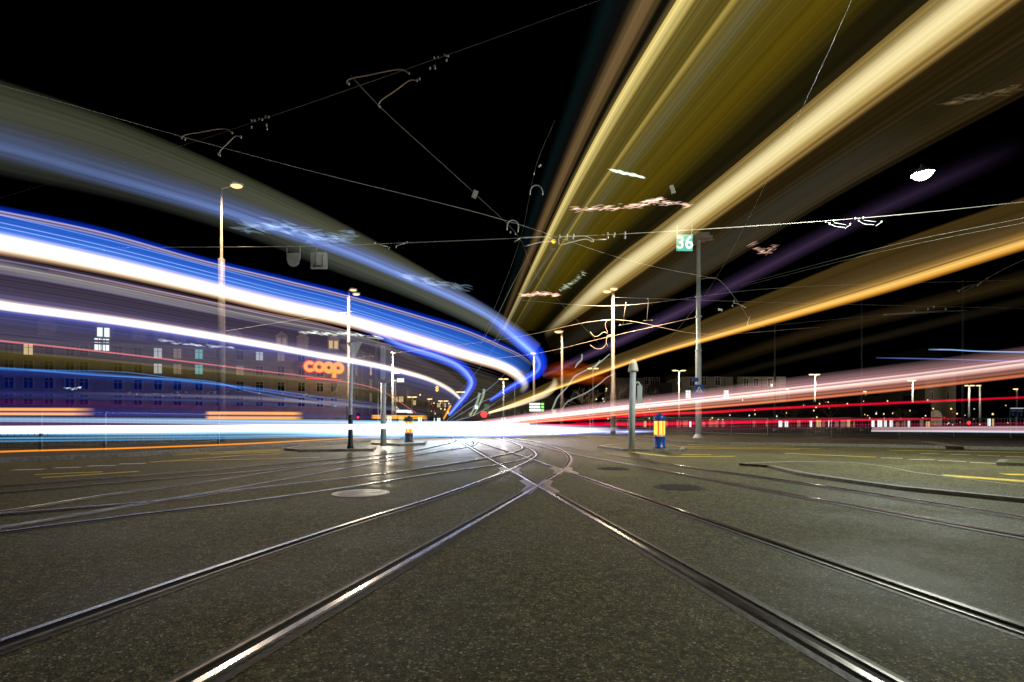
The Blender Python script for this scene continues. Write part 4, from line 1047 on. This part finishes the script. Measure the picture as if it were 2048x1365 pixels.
band('olive_band', t, glowmat('olive_band_glow', [(0, (0,0,0), 1), (.15, (70,62,22), 1), (.6, (48,42,14), 1), (1, (0,0,0), 1)], 1, [(0, 1), (.7, 1), (1, .3)], .15, 14, 30, 11), [(-400, 700), (0, 718), (250, 736), (512, 758), (700, 780), (850, 808)], [20, 18, 15, 13, 11, 6], 1.4)
band('red_line', t, glowmat('red_line_glow', soft((225,115,112), 1, .35), 1, [(0, 1), (.5, .8), (1, .6)], 0, 1, 1, 12), [(-400, 640), (0, 682), (250, 709), (512, 741), (640, 757), (757, 780), (832, 826)], [2.6, 2.4, 2.2, 1.8, 1.5, 1.4, 1.2], 1.3)

# -- blue bus trail low on the left
t = trail('deep navy trail with short double orange bars low on the left', G(-200, 940), GC)
sheet('navy_band', t, glowmat('navy_band_glow', [(0, (0,0,0), 1), (.05, (50,105,185), 1), (.08, (14,40,110), 1), (.2, (0,10,62), 1), (.45, (0,12,70), 1), (.55, (36,40,96), 1), (.62, (4,14,66), 1), (.72, (60,8,66), 1), (.8, (10,16,80), 1), (.95, (34,40,125), 1), (1, (0,0,0), 1)], 1, [(0, 1), (.55, 1), (.8, .7), (1, 0)], .12, 40, .6, 13),
      [(-400, 718), (0, 733), (250, 749), (512, 774), (640, 792), (760, 808), (880, 826)], [(-400, 834), (0, 834), (250, 835), (512, 836), (640, 837), (760, 838), (880, 840)], Z=(9, 34))
for a, c, yo in ((-300, 192, 816), (410, 608, 824), (742, 856, 831)):
    for d, hw_ in ((2.5, 4), (11.5, 3.6)):
        s = .45 if a > 700 else 1
        band('orange_bar', t, glowmat('orange_bar_glow', soft((255,175,35), 1.15, .3), 1, [(0, 0), (.05, 1), (.9, 1), (1, 0)], .05, 3, 1, 14), [(a, yo + d*s), ((a+c)/2, yo + d*s + .5), (c, yo + d*s + 1)], hw_*(.6 if s < 1 else 1), Z=(9.0 + max(0, a)*.02, 9.0 + c*.02), n=12, nv=2)
band('grey_line', t, glowmat('grey_line_glow', soft((120,115,125), 1, .45), 1, [(0, .1), (.5, 1), (1, .2)], .1, 4, 1, 15), [(150, 786), (512, 797), (640, 806), (780, 818), (850, 830)], [4, 5, 5, 5, 3], Z=(10, 28))
for q in ([(-300, 728), (0, 736), (190, 751), (360, 760), (512, 780), (640, 801), (740, 815)], [(60, 740), (250, 745), (350, 757), (430, 765), (512, 786), (690, 816)]):
    band('blue_line', t, glowmat('blue_line_glow', soft((70,130,205), 1, .4), 1, [(0, .4), (.6, .8), (1, .3)], 0, 1, 1, 16), q, 1.5, Z=(9.5, 26), nv=1)

# -- headlight streaks along the left street
t = trail('white blue headlight streaks running flat along the left street', G(-200, 935), GC)
sheet('headlight_band', t, glowmat('headlight_a', [(0, (0,0,0), 1), (.25, (120,160,205), 1), (.5, (185,215,240), 1), (.7, (130,160,215), 1), (.85, (190,205,250), 1), (1, (30,30,60), 1)], 1, [(0, .62), (.45, .9), (.7, 1.3), (.85, 2.5), (1, 6)], .18, 14, .5, 17),
      [(-400, 831), (0, 833), (300, 835), (600, 838), (800, 841), (900, 842), (965, 843)], [(-400, 844), (0, 845), (300, 848), (600, 851), (800, 852), (900, 852), (965, 852)], Z=(9, 70))
sheet('dim_band', t, glowmat('headlight_dim', [(0, (60,50,90), 1), (.3, (92,58,108), 1), (.6, (60,40,110), 1), (1, (50,50,80), 1)], 1, [(0, .8), (.6, .9), (1, 2)], .3, 20, .5, 18),
      [(-400, 845), (0, 845), (300, 848), (600, 851), (760, 851)], [(-400, 859), (0, 859), (300, 858), (600, 853), (760, 852)], Z=(9.1, 27))
sheet('headlight_band', t, glowmat('headlight_b', [(0, (0,0,0), 1), (.12, (150,190,225), 1), (.4, (225,245,255), 1.15), (.62, (170,215,245), 1), (.8, (60,120,165), 1), (1, (0,0,0), 1)], 1, [(0, .7), (.4, .95), (.62, 1.4), (.8, 2.6), (1, 7)], .2, 14, .5, 19),
      [(-400, 859), (0, 858), (300, 856), (512, 853), (650, 851), (760, 850), (880, 848), (965, 847)], [(-400, 875), (0, 874), (300, 875), (512, 873), (650, 876), (760, 879), (870, 876), (945, 872)], Z=(12.5, 30))
for y0, y1, y2, c, g in ((877, 874, 870, (90,160,205), 1), (883, 878, 872, (70,140,190), .9)):
    band('blue_line', t, glowmat('blue_edge_line', soft(c, g, .3), 1, [(0, .8), (.7, 1), (1, 1)], .1, 3, 1, 20), [(-400, y0+2), (0, y0), (400, y1), (700, y2)], [3, 2.6, 2, 1.8], Z=(8.8, 26), nv=2)
band('orange_line', t, glowmat('orange_line_glow', soft((255,145,15), 1.1, .3), 1, [(0, 1), (.7, .9), (1, .35)], .05, 2, 1, 21), [(-400, 921), (0, 904), (250, 897), (512, 887), (640, 880), (760, 874)], [3.2, 2.4, 2.1, 1.8, 1.4, 1], Z=(9, 27), nv=2)

# -- white glare where all streaks meet
t = trail('white hot glare of headlights at the meeting point of the streets', G(960, 880), GC)
sheet('glare_band', t, glowmat('glare_a', [(0, (0,0,0), 1), (.2, (200,210,255), 1.2), (.45, (255,255,255), 3.2), (.7, (235,245,255), 2.6), (.88, (120,150,230), 1), (1, (0,0,0), 1)], 1, [(0, .4), (.15, 2.4), (.4, 3.4), (.6, 1.2), (.8, .5), (1, 0)], .4, 9, 3, 22),
      [(800, 849), (860, 846), (960, 844), (1060, 846), (1150, 850), (1240, 853)], [(800, 868), (860, 873), (960, 876), (1060, 874), (1150, 870), (1240, 864)], Z=(28, 28))
sheet('glare_band', t, glowmat('glare_b', [(0, (0,0,0), 1), (.3, (110,140,225), 1), (.5, (200,220,255), 1.6), (.8, (60,80,160), 1), (1, (0,0,0), 1)], 1, [(0, .4), (.3, 1), (.6, .55), (.8, .8), (1, 0)], .85, 7, 16, 23),
      [(1010, 854), (1090, 853), (1170, 856), (1240, 858), (1330, 859)], [(1010, 874), (1090, 874), (1170, 872), (1240, 870), (1330, 866)], Z=(28, 30))

# -- headlights of the trams themselves, swept low along the curving tracks
t = trail('low headlight lines swept along the curving left tracks', G(700, 930), GT)
hm = glowmat('track_headlight_glow', [(0, (0,0,0), 1), (.5, (225,238,255), 1), (1, (0,0,0), 1)], 14, [(0, .35), (.3, .6), (.5, .8), (.7, 1), (1, 1)], .1, 3, .5, 50)
for pxs in ([(0, 980), (307, 956), (512, 938), (697, 920), (816, 907), (890, 895), (922, 887), (918, 877), (900, 867), (882, 860)],
            [(0, 1046), (342, 1012), (697, 966), (837, 945), (984, 923), (1050, 909), (1058, 900), (1040, 889), (985, 876), (930, 866), (903, 860)]):
    g_ = [G(x, y) for x, y in pxs]
    q = lambda z: [(HX + p.x/p.y*F, HY + (CAMH - z)/p.y*F, p.y) for p in g_]
    sheath('headlight_line', t, hm, q(.84), q(.77), n=60, nv=2)
# -- pale rose and red streaks of the right street
t = trail('broad pale rose trail rising from the junction to the right edge', G(1700, 890), GC)
top = [(925, 846), (1024, 831), (1150, 811), (1274, 794), (1400, 778), (1536, 760), (1700, 739), (1850, 720), (2100, 684), (2500, 625)]
bot = [(925, 862), (1024, 850), (1150, 840), (1274, 829), (1400, 819), (1536, 808), (1700, 793), (1850, 778), (2100, 750), (2500, 705)]
sheet('rose_band', t, glowmat('rose_band_glow', [(0, (0,0,0), 1), (.08, (62,46,49), 1), (.28, (128,95,97), 1), (.40, (150,110,112), 1), (.44, (235,195,190), 1.05), (.52, (160,118,116), 1), (.57, (255,222,212), 1.2), (.64, (215,165,150), 1), (.74, (110,72,68), 1), (.80, (165,100,82), 1), (.86, (90,52,44), 1), (.93, (215,120,80), 1), (1, (0,0,0), 1)], 1, [(0, 6), (.1, 4.5), (.22, 2.6), (.35, 1.8), (.5, 1.4), (.7, 1.1), (1, .95)], .25, 55, .6, 24), top, bot, Z=(45, 13), nv=5, run=12)
t = trail('upper thin red tail light trail on the right', G(1700, 885), GC)
band('red_band', t, glowmat('red_band_a', soft((235,10,45), 1.1, .35), 1, [(0, 1.2), (.4, 1), (.7, .8), (1, .6)], .15, 4, 1, 25), [(960, 851), (1100, 843), (1200, 837), (1310, 829), (1420, 825), (1536, 818), (1800, 806), (2100, 793), (2500, 776)], [1.6, 2.4, 3, 3.2, 3.2, 3, 3, 2.6, 2.6], Z=(58, 15), nv=2)
t = trail('lower bold red tail light trail just above the right fence', G(1600, 885), GC)
band('red_band', t, glowmat('red_band_b', soft((240,0,55), 1.2, .3), 1, [(0, .9), (.4, 1), (.85, .9), (1, .1)], .2, 4, 1, 26), [(1000, 856), (1120, 851), (1220, 849), (1310, 848.5), (1536, 844), (1750, 840), (1925, 837.5)], [2, 3.2, 4, 4, 3.3, 2.6, 1.8], Z=(50, 20), nv=2)
for pl, hw_, cc in (([(1040, 862), (1250, 856), (1500, 852), (2100, 846), (2500, 842)], 1.6, (120,5,40)), ([(1200, 862), (1500, 858), (1800, 853), (2300, 849)], 3.5, (70,4,34)), ([(1150, 846), (1350, 843), (1536, 840), (1700, 836)], 1.2, (150,8,40))):
    band('thin_red_line', t, glowmat('thin_red', soft(cc, 1, .35), 1, None, .2, 4, 1, 27), pl, hw_, Z=(46, 19), nv=1)
t = trail('flat pinkish white streak that starts abruptly along the right fence', G(1900, 892), GC)
sheet('white_band', t, glowmat('pink_white_glow', [(0, (20,10,14), 1), (.15, (205,165,175), 1), (.4, (150,110,125), 1), (.6, (195,160,170), 1), (.8, (235,220,225), 1), (.9, (190,215,235), 1), (1, (0,0,0), 1)], 1, [(0, .75), (.3, 1.0), (1, 1.0)], .18, 9, .5, 28), [(1745, 854.5), (1860, 853.5), (2048, 852), (2500, 850)], [(1742, 864), (1860, 865), (2048, 867), (2500, 872)], Z=(22, 17), nv=3)
t = trail('pair of thin ice blue light lines on the dark sky at the right edge', G(1900, 890), GC)
band('ice_line', t, glowmat('ice_line_glow', soft((150,190,255), 1, .3), 1, [(0, .3), (.1, .9), (1, 1)], 0, 1, 1, 29), [(1857, 699.5), (1900, 700), (1960, 703), (2500, 708)], 1.5, Z=(26, 22), nv=1)
band('ice_line', t, glowmat('ice_line_dim', soft((90,110,175), 1, .3), 1, [(0, .3), (.1, .9), (1, 1)], 0, 1, 1, 30), [(1752, 716), (1900, 719), (2060, 724), (2500, 733)], 1.4, Z=(26, 22), nv=1)

# -- the tram that passed close by on the right: golden trails climbing overhead
t = trail('wide golden trail of a close tram climbing over the upper right', G(1500, 1100), GT)
l0 = [(985, 665), (1040, 480), (1100, 290), (1140, 165), (1190, 0), (1306, -400)]
l1 = [(1005, 660), (1100, 455), (1165, 324), (1230, 205), (1354, 0), (1606, -400)]
l2 = [(1087, 664), (1225, 529), (1330, 451), (1483, 329), (1880, 0), (2377, -400)]
l3 = [(1090, 680), (1225, 588), (1330, 514), (1520, 378), (2046, 0), (2606, -400)]
sheet('bronze_edge', t, glowmat('bronze_edge_glow', [(0, (0,0,0), 1), (.2, (9,22,22), 1), (.35, (12,14,14), 1), (.5, (14,14,10), 1), (.57, (70,54,34), 1), (.66, (122,98,62), 1), (.78, (100,78,46), 1), (.82, (14,12,8), 1), (.93, (18,15,8), 1), (1, (150,130,75), 1)], 1, [(0, .25), (.2, .8), (1, 1)], .2, 26, .5, 31), l0, l1, 2.75, 1.9, run=14)
sheet('gold_band', t, glowmat('gold_band_glow', [(0, (190,168,95), 1), (.035, (238,218,140), 1.05), (.065, (200,178,100), 1), (.09, (120,104,48), 1), (.14, (98,86,36), 1), (.24, (92,80,28), 1), (.265, (185,162,80), 1), (.285, (110,95,40), 1), (.37, (100,92,56), 1), (.42, (88,76,24), 1), (.6, (92,76,12), 1), (.72, (70,58,12), 1), (.82, (36,31,9), 1), (.92, (24,21,8), 1), (.985, (46,38,16), 1), (1, (120,98,52), 1)], 1, [(0, .2), (.14, .7), (.4, .85), (1, 1)], .30, 70, .4, 32), l1, l2, 1.9, 1.5, nv=8, run=14)
sheet('cream_band', t, glowmat('cream_band_glow', [(0, (120,98,52), 1), (.05, (84,72,36), 1), (.11, (100,86,44), 1), (.16, (185,160,98), 1), (.28, (240,221,163), 1.05), (.45, (246,229,172), 1.1), (.6, (238,216,152), 1.02), (.70, (218,186,112), 1), (.77, (160,134,70), 1), (.82, (112,92,46), 1), (.90, (196,160,88), 1), (.96, (120,92,44), 1), (1, (40,30,12), 1)], 1, [(0, 0), (.05, .4), (.13, .8), (.4, .92), (1, 1)], .12, 44, .4, 33), l2, l3, 1.5, 1.5, nv=5, run=14)
l4 = [(1110, 712), (1300, 615), (1400, 562), (1679, 392), (2420, 0), (3180, -400)]
sheet('brown_band', t, glowmat('brown_band_glow', [(0, (40,30,12), 1), (.06, (34,25,8), 1), (.3, (28,21,6), 1), (.34, (48,36,14), 1), (.37, (30,24,10), 1), (.6, (30,25,11), 1), (.88, (40,31,13), 1), (.94, (26,20,9), 1), (.96, (48,36,16), 1), (1, (0,0,0), 1)], 1.35, [(0, .2), (.2, 1), (1, 1)], .25, 50, .5, 34), l3, l4, 1.5, 1.5, nv=5, run=14)
sheet('grey_band', t, glowmat('grey_haze_glow', [(0, (0,0,0), 1), (.4, (36,37,34), 1), (.8, (30,31,29), 1), (1, (0,0,0), 1)], 1, [(0, .3), (.3, 1), (.8, .7), (1, 0)], .15, 10, .5, 35), [(1110, 690), (1225, 600), (1400, 480), (1600, 350), (1800, 220)], [(1120, 712), (1300, 612), (1480, 515), (1679, 392), (1900, 275)], 1.5)
t = trail('dim violet trail between the golden and the orange trail', G(1450, 1000), GT)
band('violet_band', t, glowmat('violet_glow', [(0, (0,0,0), 1), (.3, (36,27,46), 1), (.55, (70,52,80), 1), (.75, (46,34,56), 1), (1, (0,0,0), 1)], 1, [(0, 1.2), (.3, 1), (.6, .6), (.85, .3), (1, 0)], .2, 12, .6, 36), [(1085, 752), (1150, 722), (1250, 676), (1370, 616), (1480, 560), (1680, 455), (1850, 375), (2048, 285)], [5, 9, 14, 17, 19, 22, 26, 30], 1.6)

t = trail('amber trail with brown glow above it rising along the outer right track', G(1700, 1020), GT)
e1 = [(975, 822), (1060, 782), (1150, 741), (1300, 684), (1424, 632), (1600, 560), (1794, 481), (2048, 393), (2120, 368), (2800, 132)]
e2 = [(975, 828), (1060, 798), (1150, 767), (1300, 715), (1424, 681), (1600, 634), (1794, 580), (2048, 500), (2120, 478), (2800, 262)]
sheet('amber_band', t, glowmat('amber_band_glow', [(0, (0,0,0), 1), (.03, (66,50,20), 1), (.25, (58,44,18), 1), (.45, (72,56,30), 1), (.62, (90,70,36), 1), (.72, (150,112,54), 1), (.755, (190,150,80), 1), (.775, (60,44,18), 1), (.80, (225,172,84), 1), (.86, (255,205,110), 1.1), (.93, (215,145,48), 1), (1, (0,0,0), 1)], 1, [(0, 1.6), (.15, 1.4), (.3, 1.2), (.6, 1), (1, .95)], .2, 60, .5, 37), e1, e2, Z=(46, 3.2), nv=6, n=70, run=14)
band('beige_hook', t, glowmat('beige_hook_glow', soft((240,215,175), 1.1, .35), 1, [(0, 0), (.15, .6), (.5, 1), (1, 1.6)], .12, 6, 1, 38), [(1110, 756), (1109, 770), (1094, 786), (1062, 800), (1024, 813), (978, 826)], [5, 8, 8, 6, 4.5, 2.5], 1.5)
band('faint_band', t, glowmat('faint_brown_glow', soft((40,31,15), 1, .45), 1, [(0, .2), (.4, 1), (1, .6)], .3, 12, .5, 39), [(1330, 760), (1480, 712), (1620, 668), (1850, 612), (2048, 560), (2500, 440)], [10, 14, 16, 18, 22, 30], Z=(24, 10))
band('faint_band', t, glowmat('faint_brown_glow_b', soft((26,22,14), 1, .45), 1, [(0, .2), (.4, 1), (1, .6)], .3, 12, .5, 40), [(1380, 775), (1536, 730), (1700, 690), (1900, 640), (2100, 590)], [8, 9, 10, 12, 14], Z=(24, 12))

# -- small coloured trails near the vanishing point
t = trail('small orange red glow of tail lamps over the bare trees', G(1150, 905), GT)
band('ember_band', t, glowmat('ember_glow', [(0, (0,0,0), 1), (.4, (120,42,4), 1), (.6, (150,58,8), 1), (1, (0,0,0), 1)], 1, [(0, .1), (.3, 1), (.7, .8), (1, 0)], .4, 6, 3, 41), [(1085, 745), (1130, 742), (1180, 750), (1235, 758)], [14, 22, 22, 12], Z=(40, 38))
t = trail('two pale green hooked light lines left of the green plate', G(965, 900), GT)
for pl in ([(968, 779), (967, 790), (962, 803), (955, 818), (946, 832)], [(959, 787), (956, 800), (949, 816), (940, 832)]):
    band('green_line', t, glowmat('pale_green_glow', soft((165,180,155), 1, .35), 1, [(0, .8), (1, .9)], .1, 3, 1, 42), pl, [3.4, 3.2, 2.8, 2.2, 1.4][:len(pl)], Z=(40, 60), n=24, nv=2)
t = trail('short orange light line where the inner blue trail ends', G(895, 905), GT)
band('orange_line', t, glowmat('short_orange_glow', soft((255,165,40), 1.2, .35), 1, None, .05, 2, 1, 43), [(901, 812), (896, 822), (887, 839)], [2.4, 2.8, 2], Z=(42, 55), n=12, nv=2)
t = trail('fan of thin white light lines spreading from the vanishing point', G(935, 900), GT)
for pl, hw_, cc in (([(893, 842), (930, 812), (985, 772), (1010, 748)], 1.1, (120,150,190)), ([(900, 842), (960, 806), (1010, 788)], 1.0, (130,150,160)), ([(912, 842), (945, 832), (990, 808)], .9, (170,180,190)), ([(905, 843), (960, 822), (1040, 775)], .8, (110,100,90)),
                    ([(960, 690), (990, 640), (1030, 560), (1064, 500)], .8, (110,115,90)), ([(905, 800), (960, 735), (1010, 660), (1060, 560)], .9, (75,90,120)), ([(985, 690), (1040, 600), (1100, 510), (1210, 350)], 3.4, (58,62,74))):
    band('thin_line', t, glowmat('fan_line_glow', soft(cc, .8, .4), 1, [(0, .8), (.6, 1), (1, .2)], 0, 1, 1, 44, False), pl, hw_, Z=(60, 30), n=20, nv=1)
t = trail('silvery wriggling lamp reflections drawn as glowing lines over the green display', G(1170, 900), GT)
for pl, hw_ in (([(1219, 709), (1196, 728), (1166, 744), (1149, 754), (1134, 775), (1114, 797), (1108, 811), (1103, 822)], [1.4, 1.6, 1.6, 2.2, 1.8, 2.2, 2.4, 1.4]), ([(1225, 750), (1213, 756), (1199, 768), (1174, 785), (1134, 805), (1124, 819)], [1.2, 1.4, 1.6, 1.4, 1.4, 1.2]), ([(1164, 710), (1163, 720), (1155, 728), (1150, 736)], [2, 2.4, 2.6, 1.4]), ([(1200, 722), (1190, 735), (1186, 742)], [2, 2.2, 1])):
    band('silver_reflection', t, glowmat('silver_reflection_glow', soft((150,158,148), 1, .35), 1, None, .1, 2, 1, 45, False), pl, hw_, Z=(26, 34), n=40, nv=2)  # lamps mirrored in the moving tram, put in as glowing bands

# -- lamp glints off the tram glass and fittings, painted in as glowing flecks
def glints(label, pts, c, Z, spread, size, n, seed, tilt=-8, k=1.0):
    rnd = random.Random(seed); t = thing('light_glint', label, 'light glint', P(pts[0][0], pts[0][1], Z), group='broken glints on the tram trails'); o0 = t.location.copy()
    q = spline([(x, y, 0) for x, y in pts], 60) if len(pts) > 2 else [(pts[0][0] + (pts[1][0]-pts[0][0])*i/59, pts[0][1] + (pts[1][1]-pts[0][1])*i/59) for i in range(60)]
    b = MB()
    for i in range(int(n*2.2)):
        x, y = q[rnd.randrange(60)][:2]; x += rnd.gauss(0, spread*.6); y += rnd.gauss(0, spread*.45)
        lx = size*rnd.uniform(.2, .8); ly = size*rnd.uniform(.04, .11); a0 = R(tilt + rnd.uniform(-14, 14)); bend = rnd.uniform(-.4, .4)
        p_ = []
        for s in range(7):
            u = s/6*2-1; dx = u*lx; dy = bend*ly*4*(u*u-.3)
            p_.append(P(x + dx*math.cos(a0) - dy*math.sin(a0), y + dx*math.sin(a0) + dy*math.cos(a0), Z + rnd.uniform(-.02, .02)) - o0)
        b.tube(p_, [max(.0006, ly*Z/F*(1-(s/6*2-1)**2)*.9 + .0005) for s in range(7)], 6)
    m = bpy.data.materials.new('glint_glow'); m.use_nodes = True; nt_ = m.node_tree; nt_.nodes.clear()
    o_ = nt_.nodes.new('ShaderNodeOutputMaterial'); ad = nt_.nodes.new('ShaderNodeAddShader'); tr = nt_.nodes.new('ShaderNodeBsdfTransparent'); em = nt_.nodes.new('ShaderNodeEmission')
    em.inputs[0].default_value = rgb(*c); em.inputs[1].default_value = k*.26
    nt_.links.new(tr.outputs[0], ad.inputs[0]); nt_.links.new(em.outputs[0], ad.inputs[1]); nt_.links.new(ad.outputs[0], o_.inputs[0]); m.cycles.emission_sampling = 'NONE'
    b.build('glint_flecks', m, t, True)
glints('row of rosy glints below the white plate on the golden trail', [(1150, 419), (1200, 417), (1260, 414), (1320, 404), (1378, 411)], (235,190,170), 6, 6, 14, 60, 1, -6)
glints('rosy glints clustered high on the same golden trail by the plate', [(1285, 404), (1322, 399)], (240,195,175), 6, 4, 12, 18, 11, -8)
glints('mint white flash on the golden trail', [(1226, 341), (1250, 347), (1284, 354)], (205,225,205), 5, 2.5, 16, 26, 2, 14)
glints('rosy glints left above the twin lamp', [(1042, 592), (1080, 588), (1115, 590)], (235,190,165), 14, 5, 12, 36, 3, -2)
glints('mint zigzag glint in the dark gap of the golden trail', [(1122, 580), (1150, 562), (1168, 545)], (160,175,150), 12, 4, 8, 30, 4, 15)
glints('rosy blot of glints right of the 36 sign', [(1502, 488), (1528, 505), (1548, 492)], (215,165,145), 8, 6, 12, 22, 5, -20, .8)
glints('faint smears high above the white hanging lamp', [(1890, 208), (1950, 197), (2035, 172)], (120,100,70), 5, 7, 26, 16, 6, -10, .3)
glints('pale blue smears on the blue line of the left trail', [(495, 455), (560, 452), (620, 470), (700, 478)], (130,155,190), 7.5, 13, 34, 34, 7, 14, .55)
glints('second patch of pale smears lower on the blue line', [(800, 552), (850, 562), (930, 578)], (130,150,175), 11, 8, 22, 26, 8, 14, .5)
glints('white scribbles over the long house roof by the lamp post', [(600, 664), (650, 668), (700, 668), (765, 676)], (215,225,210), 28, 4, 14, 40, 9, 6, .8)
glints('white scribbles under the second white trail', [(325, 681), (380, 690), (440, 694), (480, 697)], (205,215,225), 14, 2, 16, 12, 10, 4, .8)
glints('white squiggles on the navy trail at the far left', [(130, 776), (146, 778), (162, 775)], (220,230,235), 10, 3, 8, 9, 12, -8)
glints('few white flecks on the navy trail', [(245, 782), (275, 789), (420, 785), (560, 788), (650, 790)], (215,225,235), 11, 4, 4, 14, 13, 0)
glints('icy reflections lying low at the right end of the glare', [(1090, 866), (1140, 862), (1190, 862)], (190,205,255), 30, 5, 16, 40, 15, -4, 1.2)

# ------------------------------------------------------------------ small distant lights low over the far streets
rnd = random.Random(21)
for zone, n, cols in (((1190, 1300, 775, 838), 12, 'ywy'), ((1420, 1580, 800, 840), 14, 'ywyr'), ((1590, 1860, 800, 838), 26, 'yywy'), ((1860, 2048, 805, 850), 22, 'yywr'), ((760, 900, 790, 836), 22, 'ywyr')):
    x0, x1, y0, y1 = zone
    for k in range(n):
        x, y = rnd.uniform(x0, x1), y1 - (y1-y0)*rnd.random()**1.6; Z = rnd.uniform(76, 86) if x > 1000 else 150; c = P(x, y, Z); r_ = Z/F*rnd.uniform(.7, 1.7)
        b = MB(); b.lathe([(.2*r_, -.9*r_), (.8*r_, -.5*r_), (r_, 0), (.7*r_, .6*r_), (.3*r_, .9*r_), (.12*r_, 1.6*r_)], n=8)
        b.tube([(0, .02, -.8*r_), (0, .02, -c.z)], r_*.22, 5, mi=1); q = rnd.choice(cols); o = b.build('street_light_globe', [M[{'y': 'lamp_y', 'w': 'lit_w', 'r': 'sig_dim'}[q]], M['dark']], smooth=True, loc=c)
        tag(o, {'y': 'tiny warm light globe far off above the dark streets', 'w': 'tiny white light globe far off above the dark streets', 'r': 'tiny red light globe far off above the dark streets'}[q], 'distant light', 'tiny distant lights over the far streets')
